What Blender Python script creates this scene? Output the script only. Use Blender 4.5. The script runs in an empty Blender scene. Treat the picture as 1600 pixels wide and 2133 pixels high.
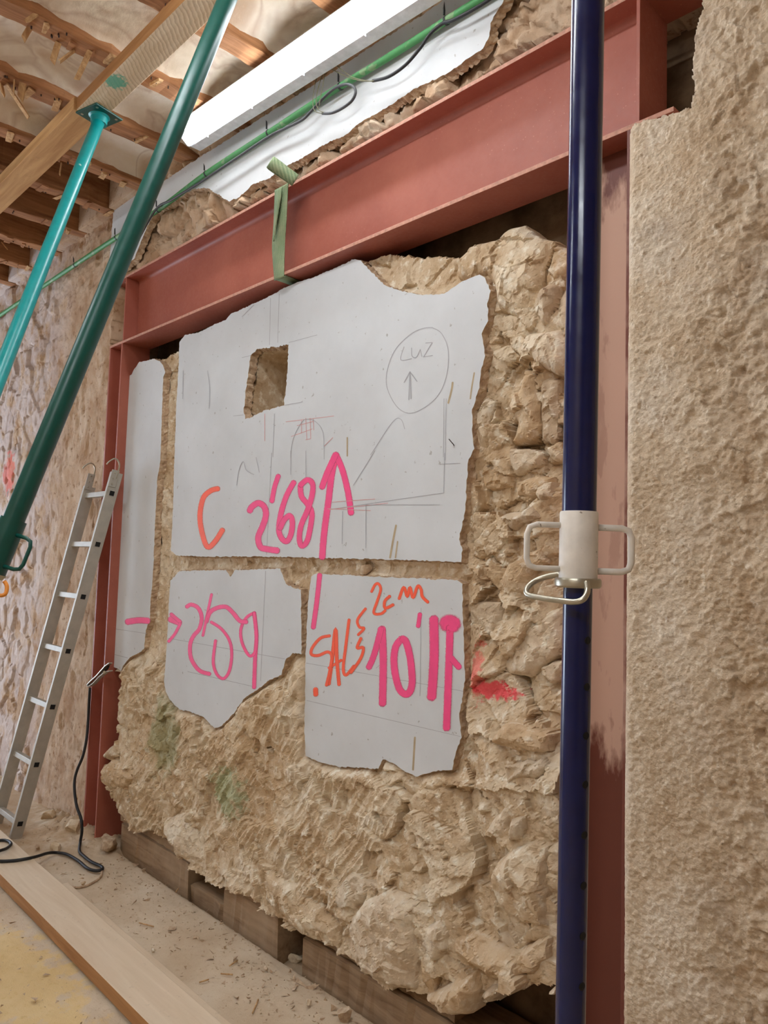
import bpy, bmesh, math, random
import numpy as np
from mathutils import Vector, Matrix
from mathutils.geometry import tessellate_polygon

scene = bpy.context.scene
COL = scene.collection
rnd = random.Random(7)

# ------------------------------------------------------------------ camera
F_PX = 1560.0
YAW, PITCH, ROLL = math.radians(44.312), math.radians(3.974), math.radians(1.714)
CAM = np.array([0.0, -1.75, 1.48])
_f = np.array([-math.cos(YAW)*math.cos(PITCH), math.sin(YAW)*math.cos(PITCH), math.sin(PITCH)])
_r0 = np.array([math.sin(YAW), math.cos(YAW), 0.0]); _u0 = np.cross(_r0, _f)
_r = math.cos(ROLL)*_r0 + math.sin(ROLL)*_u0; _u = np.cross(_r, _f)
cd = bpy.data.cameras.new('camera'); cam = bpy.data.objects.new('camera', cd); COL.objects.link(cam)
cd.sensor_fit = 'VERTICAL'; cd.sensor_height = 36.0; cd.lens = F_PX/2133.0*36.0
cd.clip_start = 0.02
cam.matrix_world = Matrix(((_r[0], _u[0], -_f[0], CAM[0]), (_r[1], _u[1], -_f[1], CAM[1]), (_r[2], _u[2], -_f[2], CAM[2]), (0, 0, 0, 1)))
scene.camera = cam

# ------------------------------------------------------------------ world, light, exposure
def lin(c):
    return tuple((v/255/12.92 if v/255 <= 0.04045 else ((v/255+0.055)/1.055)**2.4) for v in c) + (1.0,)
w = bpy.data.worlds.new('daylight'); scene.world = w; w.use_nodes = True
bg = w.node_tree.nodes['Background']; bg.inputs[0].default_value = (0.70, 0.82, 1.0, 1); bg.inputs[1].default_value = 5.0
vs = scene.view_settings
vs.view_transform = 'Standard'; vs.look = 'None'; vs.gamma = 1.0; vs.use_curve_mapping = False
vs.exposure = 1.02
LAMP_STRENGTH = 12.0
scene.cycles.max_bounces = 6; scene.cycles.diffuse_bounces = 4; scene.cycles.glossy_bounces = 3; scene.cycles.transparent_max_bounces = 6
ROOM_LAMP_STRENGTH = 30.0

# ------------------------------------------------------------------ pixels -> points
def ray(x, y): return _f + _r*((x-800)/F_PX) - _u*((y-1066.5)/F_PX)
def onY(x, y, Y=0.0):
    v = ray(x, y); return CAM + v*((Y-CAM[1])/v[1])
def onZ(x, y, Z=0.0):
    v = ray(x, y); return CAM + v*((Z-CAM[2])/v[2])
def atd(x, y, d): return CAM + ray(x, y)*d
def crop(pts, ox, oy, s): return [(ox+x/s, oy+y/s) for x, y in pts]
def xz(pts, Y): return np.array([[p[0], p[2]] for p in (onY(x, y, Y) for x, y in pts)])

# ------------------------------------------------------------------ noise
def _hash(ix, iy, seed):
    h = (ix.astype(np.int64)*374761393 + iy.astype(np.int64)*668265263 + seed*974634777) & 0xffffffff
    h = ((h ^ (h >> 13))*1274126177) & 0xffffffff
    h = ((h ^ (h >> 16))*2246822519) & 0xffffffff
    return ((h ^ (h >> 15)) & 0xffffff)/float(0xffffff)
def vn(x, y, seed=0):
    ix = np.floor(x); iy = np.floor(y); fx = x-ix; fy = y-iy
    fx = fx*fx*fx*(fx*(fx*6-15)+10); fy = fy*fy*fy*(fy*(fy*6-15)+10)
    a = _hash(ix, iy, seed); b = _hash(ix+1, iy, seed); c = _hash(ix, iy+1, seed); d = _hash(ix+1, iy+1, seed)
    return ((a*(1-fx)+b*fx)*(1-fy) + (c*(1-fx)+d*fx)*fy)*2-1
def fbm(x, y, s, octv=4, seed=0, gain=0.5):
    o = np.zeros_like(x); a = 1.0; t = 0
    ca, sa = 0.8, 0.6
    for i in range(octv):
        o += a*vn(x*s, y*s, seed+i*17); t += a
        a *= gain; x, y = ca*x-sa*y, sa*x+ca*y; s *= 2.03
    return o/t
def ridged(x, y, s, octv=4, seed=0):
    o = np.zeros_like(x); a = 1.0; t = 0
    for i in range(octv):
        o += a*(1-np.abs(vn(x*s, y*s, seed+i*13))); t += a
        a *= 0.5; s *= 2.1
    return o/t
def worley(x, y, s, seed=0):
    X = x*s; Y = y*s; ix = np.floor(X); iy = np.floor(Y)
    f1 = np.full_like(X, 9.0); f2 = np.full_like(X, 9.0); cid = np.zeros_like(X)
    for dx in (-1, 0, 1):
        for dy in (-1, 0, 1):
            cx = ix+dx; cy = iy+dy
            px = cx+_hash(cx, cy, seed); py = cy+_hash(cx, cy, seed+5)
            d = np.hypot(px-X, py-Y); v = _hash(cx, cy, seed+9)
            n = d < f1
            f2 = np.where(n, f1, np.minimum(f2, d)); cid = np.where(n, v, cid); f1 = np.where(n, d, f1)
    return f1, f2, cid
def facet(x, y, s, seed, tilt=1.0):
    """angular broken-stone relief: every cell is its own tilted plane; returns height and crack mask"""
    X = x*s; Y = y*s; ix = np.floor(X); iy = np.floor(Y)
    f1 = np.full_like(X, 9.0); f2 = np.full_like(X, 9.0); h = np.zeros_like(X)
    for dx in (-1, 0, 1):
        for dy in (-1, 0, 1):
            cx = ix+dx; cy = iy+dy
            px = cx+_hash(cx, cy, seed); py = cy+_hash(cx, cy, seed+5); d = np.hypot(px-X, py-Y)
            hh = (_hash(cx, cy, seed+9)-.5)+tilt*((_hash(cx, cy, seed+11)-.5)*(X-px)+(_hash(cx, cy, seed+13)-.5)*(Y-py))*2
            n = d < f1; f2 = np.where(n, f1, np.minimum(f2, d)); h = np.where(n, hh, h); f1 = np.where(n, d, f1)
    return h, np.exp(-((f2-f1)/.06)**2)
def sstep(a, b, v):
    t = np.clip((v-a)/(b-a), 0, 1); return t*t*(3-2*t)
def inside(poly, x, y):
    r = np.zeros(x.shape, bool); n = len(poly)
    for i in range(n):
        x0, y0 = poly[i]; x1, y1 = poly[(i+1) % n]
        if y0 == y1: continue
        c = ((y0 > y) != (y1 > y)) & (x < (x1-x0)*(y-y0)/(y1-y0)+x0)
        r ^= c
    return r
def pdist(poly, x, y):
    d = np.full(x.shape, 1e9); n = len(poly)
    for i in range(n):
        a = np.array(poly[i]); b = np.array(poly[(i+1) % n]); ab = b-a; L = max(ab@ab, 1e-12)
        t = np.clip(((x-a[0])*ab[0]+(y-a[1])*ab[1])/L, 0, 1)
        d = np.minimum(d, np.hypot(x-a[0]-t*ab[0], y-a[1]-t*ab[1]))
    return d
def rough_poly(poly, step=0.008, amp=0.002, seed=0, big=0.0):
    out = []; g = random.Random(seed); n = len(poly); acc = 0.0
    for i in range(n):
        a = np.array(poly[i], float); b = np.array(poly[(i+1) % n], float)
        L = np.linalg.norm(b-a); k = max(1, int(L/step)); nrm = np.array([-(b-a)[1], (b-a)[0]])/max(L, 1e-9)
        for j in range(k):
            t = j/k
            o = (g.uniform(-1, 1)*amp + big*math.sin((acc+L*t)*61+seed)*math.sin((acc+L*t)*23)) if j else g.uniform(-.5, .5)*amp
            out.append(a+(b-a)*t+nrm*o)
        acc += L
    return np.array(out)

# ------------------------------------------------------------------ mesh helpers
def mesh_from(name, V, Fq=None, tris=None, mats=(), smooth=False, parent=None, midx=None):
    V = np.asarray(V, np.float32).reshape(-1, 3)
    q = np.asarray(Fq if Fq is not None and len(Fq) else np.zeros((0, 4)), np.int32).reshape(-1, 4)
    t = np.asarray(tris if tris is not None and len(tris) else np.zeros((0, 3)), np.int32).reshape(-1, 3)
    me = bpy.data.meshes.new(name)
    me.vertices.add(len(V)); me.vertices.foreach_set('co', V.ravel())
    loops = np.concatenate([q.ravel(), t.ravel()]); nq, nt = len(q), len(t)
    me.loops.add(len(loops)); me.loops.foreach_set('vertex_index', loops)
    me.polygons.add(nq+nt)
    st = np.concatenate([np.arange(nq)*4, nq*4+np.arange(nt)*3]).astype(np.int32)
    me.polygons.foreach_set('loop_start', st)
    me.polygons.foreach_set('use_smooth', np.full(nq+nt, bool(smooth)))
    for m in (mats if isinstance(mats, (list, tuple)) else [mats]): me.materials.append(m)
    if midx is not None: me.polygons.foreach_set('material_index', np.asarray(midx, np.int32))
    me.update(calc_edges=True); me.validate()
    return add_obj(name, me, parent)
def add_obj(name, me, parent=None):
    o = bpy.data.objects.new(name, me); COL.objects.link(o)
    if parent is not None: setpar(o, parent)
    return o
def setpar(o, parent):
    o.parent = parent
    if parent.type == 'EMPTY': o.matrix_parent_inverse = Matrix.Translation(-parent.location)
def bm_obj(name, bm, mat, parent=None, smooth=False):
    me = bpy.data.meshes.new(name); bmesh.ops.recalc_face_normals(bm, faces=bm.faces[:]); bm.to_mesh(me); bm.free()
    me.materials.append(mat)
    if smooth:
        for p in me.polygons: p.use_smooth = True
    return add_obj(name, me, parent)
def thing(name, label, cat, loc, group=None):
    o = bpy.data.objects.new(name, None); COL.objects.link(o); o.location = Vector([float(v) for v in loc]); o.empty_display_size = 0.05
    return tag(o, label, cat, group)
def tag(o, label, cat, group=None):
    o['label'] = label; o['category'] = cat
    if group: o['group'] = group
    return o
def struct(o): o['kind'] = 'structure'; return o
def bm_box(bm, c, ax, sz, bevel=0.0):
    """box with centre c, axes rows ax, full sizes sz"""
    c = Vector([float(v) for v in c]); vs_ = []
    for i in (-1, 1):
        for j in (-1, 1):
            for k in (-1, 1):
                vs_.append(bm.verts.new(c+Vector(ax[0])*(i*sz[0]/2)+Vector(ax[1])*(j*sz[1]/2)+Vector(ax[2])*(k*sz[2]/2)))
    fs = []
    for q in ((0, 1, 3, 2), (4, 6, 7, 5), (0, 4, 5, 1), (2, 3, 7, 6), (0, 2, 6, 4), (1, 5, 7, 3)): fs.append(bm.faces.new([vs_[i] for i in q]))
    if bevel:
        es = list({e for f in fs for e in f.edges})
        bmesh.ops.bevel(bm, geom=es, offset=bevel, segments=2, affect='EDGES', profile=0.6)
I3 = ((1, 0, 0), (0, 1, 0), (0, 0, 1))
def box(name, a, b, mat, parent=None, bevel=0.002):
    bm = bmesh.new(); a = np.array(a, float); b = np.array(b, float)
    bm_box(bm, (a+b)/2, I3, np.abs(b-a), bevel)
    return bm_obj(name, bm, mat, parent)
def catmull(P, n=6, closed=False):
    P = [np.array(p, float) for p in P]; out = []; m = len(P)
    for i in range(m if closed else m-1):
        g = (lambda k: P[k % m]) if closed else (lambda k: P[min(max(k, 0), m-1)])
        a, b, c, d = g(i-1), g(i), g(i+1), g(i+2)
        for j in range(n):
            t = j/n
            out.append(0.5*((2*b)+(c-a)*t+(2*a-5*b+4*c-d)*t*t+(3*b-a-3*c+d)*t**3))
    if not closed: out.append(P[-1])
    return out
def tube_geo(P, r, seg=12, closed=False, off=0):
    """returns V, quads, tris; r scalar or list"""
    P = [np.array(p, float) for p in P]; n = len(P)
    R = [r]*n if np.isscalar(r) else list(r)
    V = []; Q = []; T = []
    def tang(i):
        if closed: t = P[(i+1) % n]-P[i-1]
        else: t = P[min(i+1, n-1)]-P[max(i-1, 0)]
        l = np.linalg.norm(t); return t/l if l > 1e-9 else np.array([0, 0, 1.])
    t0 = tang(0); a = np.array([0, 0, 1.]) if abs(t0[2]) < .9 else np.array([1., 0, 0])
    u = np.cross(t0, a); u /= np.linalg.norm(u)
    for i in range(n):
        t = tang(i); u = u-t*(u@t); u /= np.linalg.norm(u); v = np.cross(t, u)
        for k in range(seg):
            an = 2*math.pi*k/seg
            V.append(P[i]+(u*math.cos(an)+v*math.sin(an))*R[i])
    m = n if closed else n-1
    for i in range(m):
        for k in range(seg):
            a0 = i*seg+k; a1 = i*seg+(k+1) % seg; b0 = ((i+1) % n)*seg+k; b1 = ((i+1) % n)*seg+(k+1) % seg
            Q.append((a0+off, a1+off, b1+off, b0+off))
    if not closed:
        V.append(P[0]); V.append(P[-1]); c0 = len(V)-2; c1 = len(V)-1
        for k in range(seg):
            T.append((c0+off, (k+1) % seg+off, k+off)); T.append((c1+off, (n-1)*seg+k+off, (n-1)*seg+(k+1) % seg+off))
    return V, Q, T
def tube(name, P, r, mat, parent=None, seg=12, closed=False, smooth=True):
    V, Q, T = tube_geo(P, r, seg, closed)
    o = mesh_from(name, V, Q, T, mat, smooth, parent)
    return o
def lathe(name, A, B, prof, mat, parent=None, seg=28):
    """prof: (t metres from A toward B, radius); sharp steps by repeated t"""
    A = np.array(A, float); B = np.array(B, float); d = (B-A)/np.linalg.norm(B-A)
    a = np.array([0, 0, 1.]) if abs(d[2]) < .9 else np.array([1., 0, 0])
    u = np.cross(d, a); u /= np.linalg.norm(u); v = np.cross(d, u)
    bm = bmesh.new(); rings = []
    for t, r in prof:
        rings.append([bm.verts.new(Vector(A+d*t+(u*math.cos(2*math.pi*k/seg)+v*math.sin(2*math.pi*k/seg))*r)) for k in range(seg)])
    for i in range(len(rings)-1):
        for k in range(seg): bm.faces.new((rings[i][k], rings[i][(k+1) % seg], rings[i+1][(k+1) % seg], rings[i+1][k]))
    bm.faces.new(rings[0][::-1]); bm.faces.new(rings[-1])
    o = bm_obj(name, bm, mat, parent)
    sm = [len(p.vertices) == 4 for p in o.data.polygons]; o.data.polygons.foreach_set('use_smooth', sm)
    me = o.data
    try: me.set_sharp_from_angle(angle=math.radians(40))
    except Exception: pass
    return o
def grid_relief(name, xs, zs, keep, yfun, mats, parent=None, skirt=None, smooth=True, axis='y'):
    """height field over (x, z); keep(x,z) -> bool for cell centres; front depth y = yfun(x,z); boundary skirt back to depth `skirt`"""
    X, Z = np.meshgrid(xs, zs, indexing='ij'); nx, nz = X.shape
    Y = yfun(X, Z)
    idx = np.arange(nx*nz).reshape(nx, nz)
    cx = (X[:-1, :-1]+X[1:, 1:])/2; cz = (Z[:-1, :-1]+Z[1:, 1:])/2
    K = keep(cx, cz) if keep is not None else np.ones(cx.shape, bool)
    q = np.stack([idx[:-1, :-1], idx[1:, :-1], idx[1:, 1:], idx[:-1, 1:]], -1)[K]
    if axis == 'y': V = np.stack([X, Y, Z], -1).reshape(-1, 3)
    else: V = np.stack([X, Z, Y], -1).reshape(-1, 3)
    used = np.zeros(nx*nz, bool); used[q.ravel()] = True
    Q = [q]
    if skirt is not None:
        KP = np.zeros((nx+1, nz+1), bool); KP[1:-1, 1:-1] = K
        E = []
        # vertical boundaries between cells (i-1,j),(i,j): edge verts (i,j)-(i,j+1)
        L = KP[:-1, 1:-1]; Rr = KP[1:, 1:-1]
        i, j = np.where(L & ~Rr); E.append(np.stack([idx[i, j], idx[i, j+1]], -1))
        i, j = np.where(~L & Rr); E.append(np.stack([idx[i, j+1], idx[i, j]], -1))
        D = KP[1:-1, :-1]; U = KP[1:-1, 1:]
        i, j = np.where(D & ~U); E.append(np.stack([idx[i+1, j], idx[i, j]], -1))
        i, j = np.where(~D & U); E.append(np.stack([idx[i, j], idx[i+1, j]], -1))
        E = np.concatenate(E); bv = np.unique(E)
        m = np.full(nx*nz, -1); m[bv] = len(V)+np.arange(len(bv))
        B = V[bv].copy(); B[:, 1 if axis == 'y' else 2] = skirt
        M = V[bv].copy(); k = 1 if axis == 'y' else 2; M[:, k] = V[bv][:, k]*0.5+skirt*0.5
        V = np.concatenate([V, B]); used = np.concatenate([used, np.ones(len(bv), bool)])
        Q.append(np.stack([E[:, 1], E[:, 0], m[E[:, 0]], m[E[:, 1]]], -1))
    Q = np.concatenate(Q)
    rm = np.cumsum(used)-1
    return mesh_from(name, V[used], rm[Q], None, mats, smooth, parent)

# ------------------------------------------------------------------ materials
class NT:
    def __init__(s, name):
        s.m = bpy.data.materials.new(name); s.m.use_nodes = True; s.t = s.m.node_tree
        s.b = s.t.nodes['Principled BSDF']; s.co = s.t.nodes.new('ShaderNodeTexCoord').outputs['Object']
    def n(s, ty, **kw):
        nd = s.t.nodes.new(ty)
        for k, v in kw.items(): setattr(nd, k, v)
        return nd
    def l(s, a, b): s.t.links.new(a, b)
    def noise(s, scale, detail=6, rough=0.6, vec=None, stretch=None, dist=0.0):
        nd = s.n('ShaderNodeTexNoise'); nd.inputs['Scale'].default_value = scale; nd.inputs['Detail'].default_value = detail
        nd.inputs['Roughness'].default_value = rough; nd.inputs['Distortion'].default_value = dist
        v = vec or s.co
        if stretch:
            mp = s.n('ShaderNodeMapping'); mp.inputs['Scale'].default_value = stretch; s.l(v, mp.inputs['Vector']); v = mp.outputs[0]
        s.l(v, nd.inputs['Vector']); return nd.outputs['Fac']
    def ramp(s, fac, stops):
        r = s.n('ShaderNodeValToRGB'); e = r.color_ramp.elements
        while len(e) < len(stops): e.new(0.5)
        for i, (p, c) in enumerate(stops): e[i].position = p; e[i].color = c if len(c) == 4 else lin(c)
        s.l(fac, r.inputs[0]); return r.outputs[0]
    def mix(s, fac, a, b, mode='MIX'):
        m = s.n('ShaderNodeMix', data_type='RGBA', blend_type=mode)
        for sock, v in ((m.inputs[0], fac), (m.inputs[6], a), (m.inputs[7], b)):
            if isinstance(v, (int, float)): sock.default_value = v
            elif isinstance(v, tuple): sock.default_value = v if len(v) == 4 else lin(v)
            else: s.l(v, sock)
        return m.outputs[2]
    def math(s, op, a, b=None, clamp=False):
        m = s.n('ShaderNodeMath', operation=op, use_clamp=clamp)
        for sock, v in ((m.inputs[0], a), (m.inputs[1], b)):
            if v is None: continue
            if isinstance(v, (int, float)): sock.default_value = v
            else: s.l(v, sock)
        return m.outputs[0]
    def rng(s, v, a, b, c=0.0, d=1.0):
        m = s.n('ShaderNodeMapRange'); s.l(v, m.inputs[0])
        for i, k in enumerate((a, b, c, d)): m.inputs[i+1].default_value = k
        return m.outputs[0]
    def xyz(s):
        q = s.n('ShaderNodeSeparateXYZ'); s.l(s.co, q.inputs[0]); return q.outputs
    def blob(s, centre, size, noise_scale=18, amp=0.7, lo=0.45, hi=0.75):
        """soft mask 1 inside an ellipsoid, ragged by noise"""
        mp = s.n('ShaderNodeMapping', vector_type='TEXTURE'); mp.inputs['Location'].default_value = centre; mp.inputs['Scale'].default_value = size
        s.l(s.co, mp.inputs['Vector'])
        ln = s.n('ShaderNodeVectorMath', operation='LENGTH'); s.l(mp.outputs[0], ln.inputs[0])
        k = s.math('SUBTRACT', 1.0, ln.outputs['Value'])
        nz = s.noise(noise_scale, 5)
        t = s.math('ADD', k, s.math('MULTIPLY', s.math('SUBTRACT', nz, 0.5), amp*2))
        return s.rng(t, lo-0.35, hi-0.35)
    def finish(s, col, rough=0.8, metal=0.0, bump=None, spec=0.5):
        if isinstance(col, tuple): s.b.inputs['Base Color'].default_value = col if len(col) == 4 else lin(col)
        else: s.l(col, s.b.inputs['Base Color'])
        if isinstance(rough, (int, float)): s.b.inputs['Roughness'].default_value = rough
        else: s.l(rough, s.b.inputs['Roughness'])
        s.b.inputs['Metallic'].default_value = metal
        s.b.inputs['Specular IOR Level'].default_value = spec
        if bump:
            prev = None
            for h, st, di in bump:
                b = s.n('ShaderNodeBump'); b.inputs['Strength'].default_value = st; b.inputs['Distance'].default_value = di
                s.l(h, b.inputs['Height'])
                if prev is not None: s.l(prev, b.inputs['Normal'])
                prev = b.outputs[0]
            s.l(prev, s.b.inputs['Normal'])
        return s.m
def plain(name, c, rough=0.6, metal=0.0, spec=0.5, var=0.12, scale=30, bump=0.0):
    t = NT(name); c1 = lin(c); n = t.noise(scale, 5)
    a = tuple(v*(1-var) for v in c1[:3])+(1,); b = tuple(min(1, v*(1+var)) for v in c1[:3])+(1,)
    col = t.ramp(n, [(0.3, a), (0.7, b)])
    return t.finish(col, rough, metal, [(n, bump, 0.002)] if bump else None, spec)

def m_masonry(name='rubble_masonry', tint=None):
    t = NT(name)
    n1 = t.noise(5.5, 8, 0.62); n2 = t.noise(30, 6, 0.6); n3 = t.noise(140, 4, 0.7); n4 = t.noise(2.2, 4)
    vo = t.n('ShaderNodeTexVoronoi', feature='F1'); vo.inputs['Scale'].default_value = 34; t.l(t.n('ShaderNodeMapping').outputs[0], vo.inputs['Vector'])
    wp = t.n('ShaderNodeVectorMath', operation='ADD'); t.l(t.co, wp.inputs[0]); nc = t.n('ShaderNodeTexNoise'); nc.inputs['Scale'].default_value = 12; t.l(t.co, nc.inputs['Vector'])
    sc = t.n('ShaderNodeVectorMath', operation='SCALE'); sc.inputs['Scale'].default_value = .05; t.l(nc.outputs['Color'], sc.inputs[0]); t.l(sc.outputs[0], wp.inputs[1]); t.l(wp.outputs[0], vo.inputs['Vector'])
    c = t.ramp(n1, [(0.30, (184, 156, 122)), (0.45, (208, 184, 152)), (0.58, (220, 202, 174)), (0.72, (232, 220, 200))])
    c = t.mix(t.rng(n2, 0.54, 0.66), c, (236, 226, 206))
    c = t.mix(t.math('MULTIPLY', t.rng(n2, 0.44, 0.30), .8), c, (164, 132, 98))
    c = t.mix(t.math('MULTIPLY', t.rng(n4, 0.5, 0.7), 0.4), c, (190, 156, 114))
    if tint: c = t.mix(.3, c, tint)
    g = onY(345, 1530, .05); g2 = onY(480, 1650, .04)
    c = t.mix(t.math('MULTIPLY', t.blob((g[0], .05, g[2]), (.19, .5, .22), 14, .5), .55), c, (128, 138, 92))
    c = t.mix(t.math('MULTIPLY', t.blob((g2[0], .05, g2[2]), (.14, .5, .13), 30, .8), .5), c, (120, 150, 100))
    k = onY(1030, 1438, .08); k2 = onY(1000, 1400, .08)
    c = t.mix(t.math('MULTIPLY', t.blob((k[0], .08, k[2]), (.10, .5, .03), 38, 1.1), .85), c, (238, 62, 84))
    c = t.mix(t.math('MULTIPLY', t.blob((k2[0], .08, k2[2]), (.035, .5, .11), 50, 1.2), .6), c, (236, 90, 95))
    return t.finish(c, 0.95, 0, [(vo.outputs['Distance'], 0.35, 0.010), (n2, 0.4, 0.008), (n3, 0.7, 0.004)], 0.2)
def m_right():
    t = NT('sandy_render')
    n1 = t.noise(4.5, 7, 0.6); n2 = t.noise(60, 5, 0.6); n3 = t.noise(230, 4, 0.7); v = t.n('ShaderNodeTexVoronoi'); v.inputs['Scale'].default_value = 170; t.l(t.co, v.inputs['Vector'])
    c = t.ramp(n1, [(0.3, (190, 164, 134)), (0.5, (210, 190, 164)), (0.7, (224, 210, 190))])
    c = t.mix(t.rng(n2, 0.55, 0.72), c, (234, 220, 198)); c = t.mix(t.math('MULTIPLY', t.rng(n2, 0.42, 0.28), .7), c, (168, 136, 104))
    x = t.xyz()[0]
    c = t.mix(t.math('MULTIPLY', t.math('MULTIPLY', t.rng(x, -.78, -.62), t.rng(t.noise(9, 6), .42, .62)), .6), c, (160, 122, 78))
    c = t.mix(t.math('MULTIPLY', t.rng(t.noise(3.1, 3), .55, .7), .4), c, (172, 160, 152))
    return t.finish(c, 0.95, 0, [(n2, 0.45, 0.008), (n3, 0.6, 0.003), (v.outputs['Distance'], 0.4, 0.003)], 0.2)
def m_left():
    t = NT('old_lime_render')
    n1 = t.noise(4, 7, 0.62); n2 = t.noise(30, 6, 0.65); n3 = t.noise(120, 4, 0.7); n5 = t.noise(6, 7, .6, stretch=(1, 1, .45))
    c = t.ramp(n1, [(0.3, (172, 138, 108)), (0.5, (196, 168, 140)), (0.68, (212, 190, 166))])
    c = t.mix(t.rng(n2, 0.44, 0.30), c, (142, 108, 78)); c = t.mix(t.math('MULTIPLY', t.rng(n5, .52, .68), .55), c, (160, 120, 82))
    x, y, z = t.xyz()
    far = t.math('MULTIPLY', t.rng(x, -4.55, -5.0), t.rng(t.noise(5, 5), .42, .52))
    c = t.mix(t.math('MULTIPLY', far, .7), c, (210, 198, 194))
    p = onY(15, 985, 0); q = onY(40, 900, 0)
    c = t.mix(t.math('MULTIPLY', t.blob((p[0], 0, p[2]), (.14, .4, .17), 22, 1.0), .6), c, (235, 92, 84))
    zz = t.math('MULTIPLY', t.math('MULTIPLY', t.rng(z, 2.95, 3.02), t.rng(x, -3.3, -3.6, 1.0, 0.0)), t.rng(t.noise(7, 4), .5, .6))
    c = t.mix(t.math('MULTIPLY', zz, .5), c, (205, 190, 168))
    return t.finish(c, 0.95, 0, [(n2, 0.5, 0.008), (n3, 0.4, 0.003)], 0.2)
def m_plaster():
    t = NT('white_plaster')
    n1 = t.noise(3, 6, .6); n2 = t.noise(120, 3, .6); n3 = t.noise(45, 2)
    c = t.ramp(n1, [(0.3, (199, 200, 200)), (0.7, (211, 213, 214))])
    c = t.mix(t.math('MULTIPLY', t.rng(n3, .70, .76), .6), c, (140, 130, 118))
    z = t.xyz()[2]
    return t.finish(c, 0.85, 0, [(n2, 0.10, 0.0015), (t.noise(260, 2), .06, .0008)], 0.25)
def m_mortar():
    t = NT('broken_plaster_edge'); n = t.noise(40, 6, .65)
    c = t.ramp(n, [(0.3, (150, 122, 98)), (0.5, (186, 160, 132)), (0.7, (214, 194, 166))])
    return t.finish(c, .95, 0, [(n, .6, .006)], .2)
def m_steel(name, dusty=0.0):
    t = NT(name); n1 = t.noise(3.5, 6, .6); n2 = t.noise(70, 4, .7); v = t.n('ShaderNodeTexVoronoi'); v.inputs['Scale'].default_value = 60; t.l(t.co, v.inputs['Vector'])
    c = t.ramp(n1, [(0.3, (154, 82, 65)), (0.7, (172, 100, 81))])
    c = t.mix(t.math('MULTIPLY', t.rng(v.outputs['Distance'], .16, .05), t.math('MULTIPLY', t.rng(t.noise(3, 3), .45, .6), .5)), c, (205, 140, 118))
    r = t.rng(n2, .3, .7, .42, .62)
    return t.finish(c, r, 0, [(n2, .06, .001)], .45)
def m_dusty_column():
    t = NT('dusty_primer'); n1 = t.noise(2.2, 6, .6, stretch=(4, 4, 1)); n2 = t.noise(30, 5, .7, stretch=(1, 1, .4)); z = t.xyz()[2]; x = t.xyz()[0]
    dust = t.math('ADD', t.rng(n1, .38, .5), t.math('MULTIPLY', t.math('SUBTRACT', n2, .5), .9), True)
    lo = t.math('ADD', z, t.math('MULTIPLY', t.math('SUBTRACT', t.noise(7, 5, .6, stretch=(3, 3, 1)), .5), .7))
    cov = t.rng(lo, .95, 1.08); top = t.rng(lo, 2.62, 2.48); inner = t.rng(t.math('ADD', x, t.math('MULTIPLY', t.math('SUBTRACT', t.noise(5, 5, .6), .5), .14)), -.915, -.955)
    f = t.math('MULTIPLY', t.math('MULTIPLY', t.math('MULTIPLY', cov, top), inner), t.rng(dust, .0, .25, .75, 1))
    c = t.mix(f, (112, 62, 50), (202, 165, 146))
    return t.finish(c, t.rng(f, 0, 1, .5, .85), 0, None, .3)
def m_paint(name, c, chips=None, rough=.22):
    t = NT(name); n = t.noise(25, 5, .6); c1 = lin(c)
    col = t.ramp(n, [(.3, tuple(v*.88 for v in c1[:3])+(1,)), (.7, tuple(min(1, v*1.1) for v in c1[:3])+(1,))])
    if chips: col = t.mix(t.math('MULTIPLY', t.rng(t.noise(chips[1], 3, .6), chips[2], chips[2]+.03), chips[3]), col, chips[0])
    return t.finish(col, t.rng(n, .3, .7, rough, rough+.12), 0, None, .5)
def m_wood(name, a, b, axis=0, scale=1.0, stain=None):
    t = NT(name); st = [14, 14, 14]; st[axis] = 1.1
    n = t.noise(2.2*scale, 7, .6, stretch=tuple(st), dist=.6); n2 = t.noise(3, 5); n3 = t.noise(40, 4, .7)
    c = t.ramp(n, [(.3, a), (.62, b), (.8, tuple(min(255, v+12) for v in b))])
    c = t.mix(t.math('MULTIPLY', t.rng(n3, .62, .75), .35), c, tuple(int(v*.72) for v in a))
    if stain: c = t.mix(t.math('MULTIPLY', t.rng(n2, .5, .62), .6), c, stain)
    return t.finish(c, .85, 0, [(n, .2, .003), (n3, .2, .0015)], .2)
def m_sawn():
    t = NT('sawn_plank'); wv = t.n('ShaderNodeTexWave', wave_type='BANDS', bands_direction='DIAGONAL'); wv.inputs['Scale'].default_value = 26; wv.inputs['Distortion'].default_value = 5; wv.inputs['Detail'].default_value = 3; wv.inputs['Detail Scale'].default_value = .7
    t.l(t.co, wv.inputs['Vector']); n = t.noise(3, 6, .6, stretch=(1, 8, 8))
    c = t.ramp(n, [(.3, (206, 184, 150)), (.7, (224, 208, 180))])
    c = t.mix(t.math('MULTIPLY', t.rng(wv.outputs['Fac'], .35, .0), .35), c, (150, 122, 88))
    g = onZ(240, 170, 3.36)
    c = t.mix(t.math('MULTIPLY', t.blob((g[0], g[1], 3.36), (.06, .06, .1), 60, .9), .8), c, (60, 165, 140))
    return t.finish(c, .85, 0, [(wv.outputs['Fac'], .3, .002)], .2)
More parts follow.
